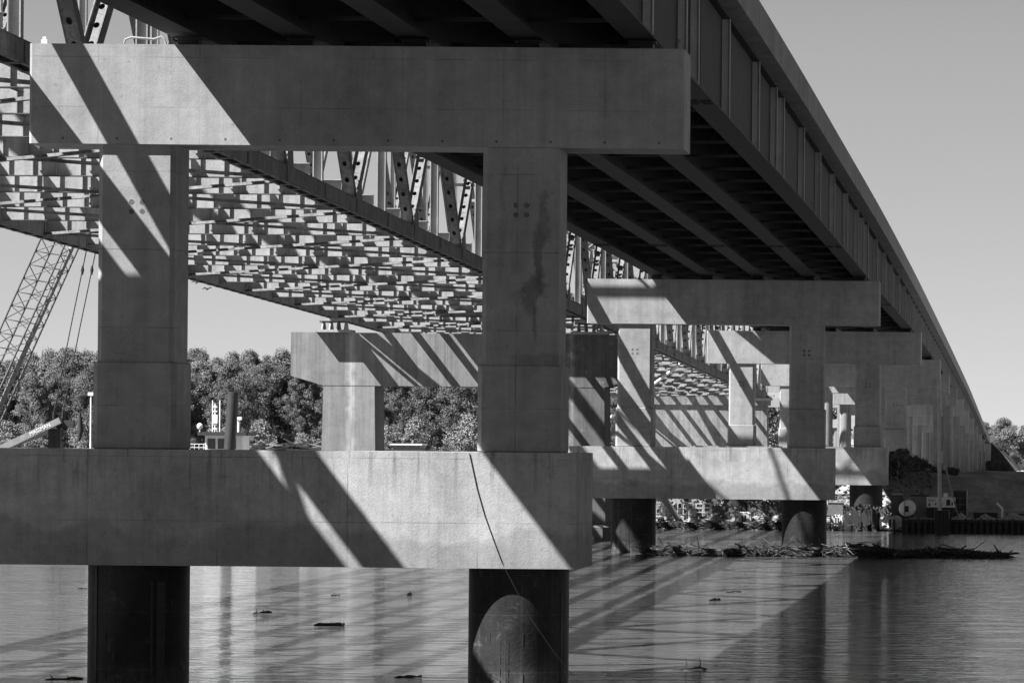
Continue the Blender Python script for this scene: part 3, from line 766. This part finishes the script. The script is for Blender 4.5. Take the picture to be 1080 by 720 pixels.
p = at(716, 48, 100.4); b = MB().tube([p+Vector((0,0,-.08)), p+Vector((0,0,.06))], .015, 6).tube([p+Vector((0,0,.05)), p+Vector((.02,0,.13))], [.05,.06], 8)
tag(b.build('cap_light', M['mid']), 'small round fitting on the right corner of the near pier cap', 'fixture')

# ------------------------------------------------------------------ lattice-boom crane behind the old bridge
D = 268; s = 4500/D
CR = thing('lattice_crane', 'floating crane with a tall lattice boom leaning right behind the old bridge', 'crane', tuple(at(-40, 540, D)))
CO = Vector(CR.location); CO.z = 0; CR.location = CO
def cput(mb, name, mat, parent=CR, org=None):
    o_ = org or CO; mb.v = [(a-o_.x, b_-o_.y, c-o_.z) for a, b_, c in mb.v]; return mb.build(name, mat, parent)
A = [at(50,236,D), at(76.5,240,D), at(91,243,D+1.3), at(65,239,D+1.3)]   # A, C, D, B
Lw = [at(-72,508,D), at(-46,512,D), at(-31,515,D+1.3), at(-57,511,D+1.3)]
b = MB()
for u, l in zip(A, Lw): b.tube([l, u], .065, 6)
n = 19
for i in range(4):
    j = (i+1) % 4
    for k_ in range(n):
        f0, f1 = k_/n, (k_+1)/n
        a0, a1 = Lw[i].lerp(A[i], f0), Lw[i].lerp(A[i], f1); c0, c1 = Lw[j].lerp(A[j], f0), Lw[j].lerp(A[j], f1)
        b.tube([a0, c0], .022, 5); b.tube([a0, c1] if k_ % 2 else [c0, a1], .032, 5)
cput(b, 'boom', M['boom'])
b = MB().tube([Lw[2].lerp(Lw[1],.3)+Vector((-.2,0,0)), A[2].lerp(A[1],.45)], .16, 10); cput(b, 'boom_pipe', M['mid'])
for (xa, ya, xb, yb) in ((94,250,57,434), (104,250,66.5,434)):
    pa, pb = at(xa, ya, D+.5), at(xb, yb, D+.5)
    b = MB().tube([pa, pa.lerp(pb,.5)+Vector((-.02,0,0)), pb], .035, 6)
    c = pa.lerp(pb, .19); b.tube([c+Vector((.02,0,.3)), c+Vector((0,0,0)), c+Vector((-.02,0,-.3))], [.05,.11,.05], 8); b.tube([pb, pb+Vector((-.02,0,-.45))], .09, 8)
    cput(b, 'hoist_cable', M['cable'])
b = MB(); p = CO; b.box(p.x-6, p.x+1.5, p.y-1.6, p.y+2.2, 1.4, 4.4).box(p.x+1.5, p.x+2.8, p.y-1.4, p.y-.1, 1.6, 4.0); cput(b, 'cab', M['mid'])
p = CO; pb_ = thing('deck_barge', 'flat dark work barge under the lattice crane, behind the near footing', 'barge', (p.x+3, p.y, 0))
MB().cbox(-13, 9, -5, 5, -.8, 1.38, .4, cz=.1).build('hull', M['dark'], pb_)
b = MB()
for i in range(7): b.box(-12.6+i*3.3, -12.0+i*3.3, -5.05, -5.0, -.3, 1.2)
b.build('fender', M['dark'], pb_)
# steel beam held on posts, painted with the contractor's name
BM = thing('pile_gate_beam', 'grey steel beam with white lettering, raised and tilted on dark posts at left', 'beam', tuple(at(30,470,D-6)))
BO = Vector(BM.location)
pa, pb = at(-14,480,D-6), at(64,443,D-6)
b = MB().beam(pa, pb, .5, .38, (0,1,0)); cput(b, 'beam', M['mid'], BM, BO)
b = MB().beam(at(2,474,D-5.4), at(76,444,D-5.4), .3, .3, (0,1,0)); b.box(*(lambda q: (q.x-.5,q.x+.55,q.y-.3,q.y+.3,q.z-.3,q.z+.15))(at(69,446,D-5.4))); cput(b, 'lower_beam', M['dark'], BM, BO)
for px in (54.5, 61.5):
    q = at(px, 452, D-5.6); b = MB().box(q.x-.17, q.x+.17, q.y-.2, q.y+.2, .3, q.z); cput(b, 'post', M['dark'], BM, BO)
tc = bpy.data.curves.new('lettering', 'FONT'); tc.body = 'MASSMAN'; tc.size = .34; tc.extrude = .01; tc.align_x = 'CENTER'; tc.align_y = 'CENTER'
to = bpy.data.objects.new('tmp', tc); col.objects.link(to); bpy.context.view_layer.update()
me = bpy.data.meshes.new_from_object(to.evaluated_get(bpy.context.evaluated_depsgraph_get())); bpy.data.objects.remove(to)
me.materials.clear(); me.materials.append(M['white'])
lt = bpy.data.objects.new('lettering', me); col.objects.link(lt); lt.parent = BM
c = pa.lerp(pb, .735); ang = math.atan2(pb.z-pa.z, pb.x-pa.x)
lt.matrix_basis = Matrix.Translation(c + Vector((0,-.265,0)) - BO) @ Matrix.Rotation(-ang, 4, 'Y') @ Matrix.Rotation(R(90), 4, 'X') @ Matrix.Diagonal((.9,1,1,1)); lt.name = 'lettering'
# hanging tool and mast lamp
q = at(84, 440, D-3); b = MB().tube([q+Vector((0,0,.3)), q, at(85,452,D-3), at(83,465,D-3)], [.08,.14,.2,.1], 8)
tag(b.build('hanging_block', M['dark']), 'dark pulley block hanging left of the near left column', 'block')
q = at(96, 417, D+20); b = MB().tube([(q.x,q.y,.5), (q.x,q.y,q.z)], .06, 6).box(q.x-.2, q.x+.15, q.y-.1, q.y+.1, q.z, q.z+.22)
tag(b.build('mast_lamp', M['white']), 'white lamp on a thin mast beside the near left column', 'lamp')

# ------------------------------------------------------------------ tow boat, spud, barges
D2 = 350; q = at(235, 472, D2)
TBt = thing('tow_boat', 'small tow boat with a flat-roofed wheelhouse and mast, left of the old pier', 'boat', (q.x, D2, 0))
MB().cbox(-5, 5, -1.5, 9, -.4, 1.3, .8, cz=.1).build('hull', M['dark'], TBt)
MB().cbox(-3, 3, 0, 6, 1.3, 3.4, .2).build('deckhouse', M['white'], TBt)
wh = MB().cbox(-1.55, 1.6, .3, 3.2, 3.4, 6.0, .12).build('wheelhouse', M['white'], TBt)
for x in (-1.0, -.15, .7): MB().box(x-.33, x+.33, .285, .31, 4.9, 5.75).build('window', M['glass'], TBt)
MB().cbox(-2.0, 2.1, -.5, 3.6, 6.0, 6.3, .1).build('roof', M['dark'], TBt)
b = MB()
for x in (-1.15, -.95, -.55): b.tube([(x,1.5,6.1),(x,1.5,8.9 if x != -.95 else 8.6)], .045, 6)
for i in range(6): b.box(-1.12, -.78, 1.45, 1.55, 6.5+i*.36, 6.6+i*.36)
b.box(-1.15, -.75, 1.4, 1.6, 7.0, 7.7); b.build('mast', M['white'], TBt)
MB().tube([(1.0,1.5,6.1),(1.0,1.5,7.5)], .11, 10).box(.85,1.25,1.3,1.7,7.3,7.55).build('stack', M['white'], TBt)
b = MB().tube([(-2.1,1,6.1),(-2.1,1,6.5)], .05, 6); b.tube([(-2.1,1,6.5-.0),(-2.1,1,6.62),(-2.1,1,6.78),(-2.1,1,6.92),(-2.1,1,7.0)], [.12,.22,.25,.2,.06], 10)
b.build('radar_dome', M['white'], TBt)
q0, q1 = at(240.5, 472, 330), at(246, 413, 330); q0.z = 3
tag(MB().tube([q0+(q0-q1)*.8, q0, q1], .43, 20).build('mooring_pile', M['dark']), 'dark leaning steel pile standing in front of the tow boat', 'pile')
D3 = 470
for i, (xa, xb, lb_) in enumerate(((266,300,'low barge with broken timbers, right of the leaning pile'), (302,338,'low barge heaped with scrap beside the old pier leg'), (416,446,'white flat-roofed barge cabin seen through the old pier'))):
    p0, p1 = at(xa, 470, D3), at(xb, 470, D3); w_ = p1.x-p0.x; h0 = p0.z
    g = thing('scrap_barge' if i < 2 else 'house_barge', lb_, 'barge', ((p0.x+p1.x)/2, D3, 0))
    MB().cbox(-w_/2-1, w_/2+1, -3, 3, -.5, h0-.35, .3).build('hull', M['dark'], g)
    if i < 2:
        b = MB(); r_ = random.Random(40+i)
        for k_ in range(60):
            x = r_.uniform(-w_/2, w_/2); c = Vector((x, r_.uniform(-2.5,2), h0-.3+r_.random()*.5)); a = r_.gauss(0,.25); L = r_.uniform(.4,1.4)
            b.beam(c-Vector((L,0,L*a)), c+Vector((L,0,L*a)), r_.uniform(.08,.3), r_.uniform(.06,.16), (0,1,0), m=r_.choice([0,0,1]))
        b.build('scrap_load', [M['dark'], M['mid']], g)
    else:
        MB().box(-w_/2, w_/2, -2, 2, h0-.35, h0+.1).build('cabin', M['mid'], g); MB().box(-w_/2-.2, w_/2+.2, -2.2, 2.2, h0+.1, h0+.25).build('roof', M['white'], g)
q = at(205, 470, D2+30); g = thing('railing', 'pale pipe railing left of the tow boat', 'railing', (q.x, q.y, 0)); b = MB()
for i in range(9): b.box(-1.6+i*.4-.02, -1.6+i*.4+.02, 0, .04, q.z-.8, q.z+.15)
b.box(-1.65,1.65,0,.05,q.z+.15,q.z+.2).box(-1.65,1.65,0,.05,q.z-.15,q.z-.1); b.build('rails', M['white'], g)

# ------------------------------------------------------------------ construction bank on the right
# stone riprap
b = MB(); r_ = random.Random(9)
def rock(b, c, s, r_, m=0):
    vs = []
    for th in range(6):
        for ph in (-.6, .5): a = th*math.pi/3 + r_.uniform(-.2,.2); rr = s*r_.uniform(.7,1.1)*math.cos(ph); vs.append((c[0]+rr*math.cos(a), c[1]+rr*math.sin(a), c[2]+s*.7*math.sin(ph)*r_.uniform(.8,1.2)))
    o = len(vs); vs += [(c[0],c[1],c[2]-s*.6),(c[0],c[1],c[2]+s*.6)]
    fs = []
    for i in range(6):
        j = (i+1)%6; fs += [(2*i,2*j,2*j+1,2*i+1),(o,2*j,2*i),(o+1,2*i+1,2*j+1)]
    b.add(vs, fs, m)
for i in range(900):
    x = r_.uniform(-28, 0) if i < 500 else r_.uniform(-28,-12); y = 286 + r_.uniform(-1, 7) if i < 500 else 286+r_.uniform(-.5,4); rock(b, (x, y, ground_z(x,y)+.1), r_.uniform(.12,.4), r_)
tag(b.build('riprap', M['rock']), 'scattered broken rock along the muddy construction bank', 'rocks', kind='stuff')
DB = 280
SW = thing('bulkhead', 'low dark sheet-pile bulkhead along the right bank', 'retaining wall', (at(1020,560,DB).x, DB, 0))
xa, xb = at(951,560,DB).x - SW.location.x, at(1100,560,DB).x - SW.location.x + 3
b = MB(); n = 60
for i in range(n):
    x = xa+(xb-xa)*i/n; x1 = xa+(xb-xa)*(i+1)/n; yo = .0 if i % 2 else .28
    b.box(x+.01, x1-.01, yo, yo+.3, -1.5, .88 + (.06 if i%5==0 else 0))
b.build('sheet_piles', M['dark'], SW); MB().box(xa, xb, -.02, .1, .62, .74).build('waler', M['girder'], SW)
MB().box(xa, xb, .62, 4.5, -1, .72).build('backfill', M['soil'], SW)
def gravel_pile(xpa, xpb, d, hh, lb_, mat, seed):
    r_ = random.Random(seed); p0, p1 = at(xpa, 550, d), at(xpb, 550, d); b = MB(); cx = (p0.x+p1.x)/2; w_ = (p1.x-p0.x)/2; n, m_ = 26, 12; vs = []
    for j in range(m_+1):
        for i in range(n+1):
            u, v = -1+2*i/n, -1+2*j/m_; z = hh*max(0, 1-abs(u)**1.6)*max(0, 1-abs(v)**1.5)*(1+.15*math.sin(u*7+seed)) + r_.uniform(-.05,.05)
            vs.append((cx+u*w_, d+v*1.3, .68+z))
    b.add(vs, [(j*(n+1)+i, j*(n+1)+i+1, (j+1)*(n+1)+i+1, (j+1)*(n+1)+i) for j in range(m_) for i in range(n)])
    tag(b.build('gravel_heap', mat), lb_, 'gravel heap')
gravel_pile(1000, 1026, DB+2.4, .55, 'pale gravel heap right of the winch block', M['gravel'], 1)
gravel_pile(1022, 1058, DB+2.4, .5, 'long pale gravel heap on the bulkhead left of the bent lamp post', M['gravel'], 2)
gravel_pile(1050, 1092, DB+2.6, .62, 'pale gravel heap at the right edge behind the bulkhead', M['gravel'], 3)
def box_thing(name, lb_, cat, x0, y0, x1, y1, d, dep, mat, group=None):
    p0, p1 = at(x0, y1, d), at(x1, y0, d); t = thing(name, lb_, cat, ((p0.x+p1.x)/2, d, p0.z), group); W = p1.x-p0.x; H = p1.z-p0.z
    return t, W, H
# winch block and mast
t, W, H = box_thing('winch_block', 'dark winch block at the foot of the tall mast on the bulkhead', 'winch', 985, 538, 1001, 562, DB-.6, 1, M['dark'])
MB().cbox(-W/2, W/2, 0, 1.4, 0, H, .08).build('housing', M['dark'], t); b = MB()
for i in range(4): b.box(-W/2+.05+i*.26, -W/2+.12+i*.26, -.03, 0, .1, H-.1)
b.build('rib', M['girder'], t)
q = at(991, 540, DB); qt = at(990.5, 402, DB)
t = thing('mast', 'tall thin pale mast rising from the bulkhead in front of the approach piers', 'mast', tuple(q))
MB().tube([(0,0,0),(qt.x-q.x,0,qt.z-q.z)], .12, 12).tube([(0,0,3.2),(0.0,0,4.0)], .16, 12).tube([(0,0,6.3),(0.0,0,6.5)], .15, 12).build('pole', plain('mast_paint', .4), t)
MB().tube([(.1,0,(at(993,440,DB)-q).z), (at(999,500,DB)-q), (at(1011,546,DB)-q)], .045, 6).build('stay_cable', M['mid'], t)
# portable toilet
t, W, H = box_thing('portable_toilet', 'dark portable toilet with a domed roof beside the white tank', 'portable toilet', 940, 520, 952, 545, 292, 1, M['dark'])
MB().cbox(-W/2, W/2, 0, .9, 0, H*.94, .05).build('cabin', M['dark'], t); MB().box(-W/2*.7, W/2*.7, -.02, .001, .1, H*.85).build('door', plain('toilet_door', .06), t)
b = MB(); n = 8; o_ = [(-W/2*1.06*math.cos(math.pi*i/n), H*.93+.13*math.sin(math.pi*i/n)) for i in range(n+1)]
b.add([(x,-.03,z) for x,z in o_]+[(x,.95,z) for x,z in o_], [list(range(n+1)), list(range(n+1,2*n+2))[::-1]]+[(i,i+n+1,i+n+2,i+1) for i in range(n)]); b.build('roof', M['mid'], t)
# tank
q = at(956.5, 536, 289); t = thing('fuel_tank', 'round white horizontal tank seen end-on beside the portable toilet', 'tank', (q.x, 289, q.z))
r_t = 8.6*289/4500
b = MB(); b.tube([(0,0-.14,0),(0,-.1,0),(0,0,0),(0,2.6,0)], [.12, r_t*.75, r_t, r_t], 28); b.build('shell', M['white'], t)
MB().box(-.17,.12,-.16,-.12,-.22,.18).build('panel', M['dark'], t)
MB().box(-.19,-.15,-.2,-.14,-r_t,r_t*1.1).build('strap', M['mid'], t)
MB().box(-.4,.4,.2,.5,-r_t-.35,-r_t*.75).box(-.4,.4,1.9,2.2,-r_t-.35,-r_t*.75).build('saddle', M['dark'], t)
# grey shed, generator trailer with marked panel, dark container
t, W, H = box_thing('grey_shed', 'plain grey box shed behind the white tank', 'shed', 960, 523, 978, 546, 294, 2, M['mid'])
MB().cbox(-W/2, W/2, 0, 2.2, 0, H, .03).build('walls', M['mid'], t); MB().box(-W/2-.06, W/2+.06, -.08, 2.3, H, H+.07).build('roof', M['girder'], t)
t, W, H = box_thing('generator_trailer', 'white-sided trailer unit with dark lettering behind the mast', 'generator', 977, 524.5, 1007, 545, 291, 2, M['white'])
MB().cbox(-W/2, W/2, 0, 1.8, H*.5, H, .04).build('body', M['white'], t)
MB().box(-W/2+.02, W/2-.02, .05, 1.7, .12, H*.5-.003).build('chassis', M['dark'], t)
for q in ((-.43,-.37,.56,.70),(-.02,.05,.56,.72),(.2,.34,.6,.9),(.38,.43,.6,.8),(-.2,-.15,.62,.72)):
    MB().box(W*q[0],W*q[1],-.012,.001,H*q[2],H*q[3]).build('louvre', M['dark'], t)
b = MB(); r_ = random.Random(5)
for i in range(8):
    x = -W*.44 + i*W*.033
    b.box(x, x+W*.008, -.012, .001, H*.80, H*.92); b.box(x+W*.010, x+W*.024, -.012, .001, H*(.80 if i%2 else .89), H*(.83 if i%2 else .92))
b.build('lettering', M['dark'], t)
for x in (-W*.35, W*.3): MB().tube([(x,-.02,.12),(x,.25,.12)], .26, 16).build('wheel', M['dark'], t)
t, W, H = box_thing('shipping_container', 'dark container end with rows of small pale marks', 'container', 1005, 517, 1019.5, 545, 293, 2, M['dark'])
MB().box(-W/2, W/2, 0, 5, 0, H).build('shell', M['dark'], t)
b = MB()
for x in (-W/2, -.02, W/2-.05): b.box(x, x+.05, -.03, 0, 0, H)
b.box(-W/2, W/2, -.03, 0, 0, .07).box(-W/2, W/2, -.03, 0, H-.07, H); b.build('door_frame', plain('container_frame', .1), t)
b = MB()
for j in range(3):
    for i in range(5): b.box(-W*.36+i*W*.15, -W*.29+i*W*.15, -.02, .001, H*(.2+.25*j), H*(.24+.25*j))
b.build('lettering', M['mid'], t)
q = at(997, 544, 292.5); qh = at(997, 521.5, 292.5)
t = thing('site_sign', 'small white square sign board above the trailer unit', 'sign', tuple(q)); hh = qh.z-q.z
MB().box(-.03,.03,0,.05,0,hh).build('post', M['mid'], t); MB().box(-.15,.15,-.03,-.002,hh-.16,hh+.12).build('board', M['white'], t)
# bent lamp post
q = at(1057, 547, DB+3); t = thing('bent_post', 'pale bent pipe post on the bulkhead at the far right', 'post', tuple(q))
MB().tube([(0,0,0), (0,0,(at(1057,536,DB+3)-q).z), (at(1051,530,DB+3)-q)], .07, 8).build('pipe', M['white'], t)
# long flat trailer
t, W, H = box_thing('flatbed_trailer', 'long low flatbed trailer behind the bent post at the right edge', 'trailer', 1058, 538.5, 1110, 546, 290, 2, M['mid'])
MB().box(-W/2, W/2, 0, 2.2, H*.6, H).build('bed', M['mid'], t); MB().box(-W/2+.2, W/2-.2, .1, 2, 0, H*.6-.003).build('frame', M['dark'], t)
t, W, H = box_thing('steel_mat_stack', 'stack of dark steel mats between the container and the bent post', 'steel stack', 1026, 540, 1053, 547, 290, 2, M['dark'])
b = MB()
for i in range(5): b.box(-W/2+.06*(i%2), W/2-.1*((i+1)%2), 0, 1.6, H*i/5, H*(i+.8)/5)
b.build('mats', M['dark'], t)
# tarpaulin bundles
def tarp(x0, y0, x1, y1, d, lb_, seed):
    t, W, H = box_thing('tarp_bundle', lb_, 'tarpaulin', x0, y0, x1, y1, d, 1, M['tarp']); r_ = random.Random(seed)
    n, m_ = 22, 14; vs = []
    prof = [(-1.0,0),(-.97,.55),(-.82,.9),(-.4,1.0),(0,.95),(.45,1.0),(.85,.88),(.98,.5),(1,0)]
    for j in range(m_+1):
        for i in range(n+1):
            u = i/n*(len(prof)-1); a = min(len(prof)-2, int(u)); f_ = u-a; x = prof[a][0]*(1-f_)+prof[a+1][0]*f_; z = prof[a][1]*(1-f_)+prof[a+1][1]*f_
            vs.append((x*W/2*(1+.03*r_.uniform(-1,1)), 1.6*j/m_ + .12*math.sin(i*1.9+seed), z*H*(1+.06*r_.uniform(-1,1))))
    b = MB(); b.add(vs, [(j*(n+1)+i, (j+1)*(n+1)+i, (j+1)*(n+1)+i+1, j*(n+1)+i+1) for j in range(m_) for i in range(n)] + [[i for i in range(n+1)]])
    b.build('sheet', M['tarp'], t)
    b = MB()
    for x in (-.55, -.1, .1): b.box(x*W-.02, x*W+.1*W, -.22, -.14, 0, H*.78)
    b.build('stake', M['dark'], t)
tarp(929, 544, 951, 558, 283.5, 'white tarpaulin bundle on the shore left of the tank', 2)
tarp(876, 543, 889, 556, 284.5, 'white tarpaulin bundle beside the second pier right pile', 4)
tarp(776, 540, 792, 553, 290, 'pale tarpaulin heap on the bank under the second pier footing', 6)
# sheet-pile stubs before the third pier
r_ = random.Random(12)
for i in range(11):
    px = 893 + i*3.3; d = 284 + (i%3)*.5; top_ = 537 + r_.uniform(0, 9); p = at(px, top_, d); W = r_.uniform(.14, .2)
    b = MB().box(p.x-W, p.x+W*.6, d, d+.12, -1, p.z).box(p.x+W*.6, p.x+W*.6+.04, d-.12, d+.12, -1, p.z-.02)
    tag(b.build('sheet_pile_stub', M['dark']), 'dark sheet-pile stub standing in the water before the third pier', 'steel pile', 'sheet-pile stubs before the third pier')
t, W, H = box_thing('steel_bin', 'grey steel bin on the bank right of the second pier right pile', 'bin', 873, 530, 889, 543, 289, 1, M['mid'])
MB().box(-W/2, W/2, 0, 1.5, 0, H).build('body', plain('bin_paint', .12), t); MB().box(-W/2-.05, W/2+.05, -.05, 1.55, H, H+.06).build('rim', M['mid'], t)
# pipe scaffold racks under the second footing
def rack(x0, y0, x1, y1, d, nx_, nz_, lb_):
    t, W, H = box_thing('pipe_rack', lb_, 'scaffold', x0, y0, x1, y1, d, 1, M['white'], 'pale pipe racks on the bank')
    for yy in (0, 1.2):
        b = MB()
        for i in range(nx_+1): b.box(-W/2+W*i/nx_-.03, -W/2+W*i/nx_+.03, yy, yy+.05, 0, H)
        for j in range(1, nz_+1): b.box(-W/2, W/2, yy-.01, yy+.06, H*j/nz_-.04, H*j/nz_+.02)
        b.build('pipe_frame', M['pale_pipe'], t)
rack(692, 526, 704, 546, 293, 3, 4, 'pale pipe rack nearest the second pier left pile')
rack(713, 530, 731, 549, 294, 3, 3, 'pale pipe rack, middle of the three under the second footing')
rack(733, 531, 749, 544, 296, 2, 3, 'pale pipe rack, rightmost of the three under the second footing')
pa, pb = at(699, 522, 287), at(719, 552, 287)
tag(MB().beam(pa, pb, .5, .34, (0,1,0)).beam(pa, pb, .1, .42, (0,1,0), off=(-.27, 0)).build('steel_beam', M['mid']), 'steel beam leaning down to the shore under the second footing', 'beam')
pa, pb = at(639, 444, 300), at(652, 434, 300)
tag(MB().tube([pa+(pa-pb)*2, pb+(pb-pa)*5], .11, 10).build('handling_pipe', M['white']), 'white pipe slanting behind the opening of the old portal pier', 'pipe')
# low brush on the shelf
b = MB(); r_ = random.Random(77)
for i in range(9000):
    x = r_.uniform(-30, -8); y = 296 + abs(r_.gauss(0, 16)); z = ground_z(x,y) + r_.random()*.8; s_ = r_.uniform(.05,.16); a = r_.uniform(0,6.28)
    b.add([(x-s_*math.cos(a),y-s_*math.sin(a),z),(x+s_*.5,y,z-s_*.7),(x+s_*math.cos(a),y+s_*math.sin(a),z+.05),(x,y,z+s_)], [(0,1,2,3)])
tag(b.build('brush', M['leafd']), 'low weedy brush on the construction bank under the bridge', 'brush', kind='stuff')

# ------------------------------------------------------------------ birds
for i, (px, py, s_, lb_) in enumerate(((208, 298, 1, 'upper of the two small birds flying right of the near left column'), (219, 305, .9, 'lower of the two small birds flying right of the near left column'))):
    q = at(px, py, 240); b = MB()
    b.tube([(-.18,0,0),(-.08,0,0.02),(.06,0,.01),(.15,0,-.01)], [.01,.045,.04,.012], 6)
    b.add([(-.06,0,.03),(.06,0,.03),(.04,-.24,.16),(-.05,-.44,.1),(-.08,-.2,.14)], [(0,1,2,3,4)]); b.add([(-.06,0,.03),(.06,0,.03),(.04,.24,.12),(-.05,.44,.05),(-.08,.2,.1)], [(0,1,2,3,4)])
    o = b.build('bird', M['dark']); o.location = q; o.rotation_euler = (0, R(-25), R(60)); o.scale = (s_,)*3; tag(o, lb_, 'bird', 'birds in flight')
S.render.film_transparent = False
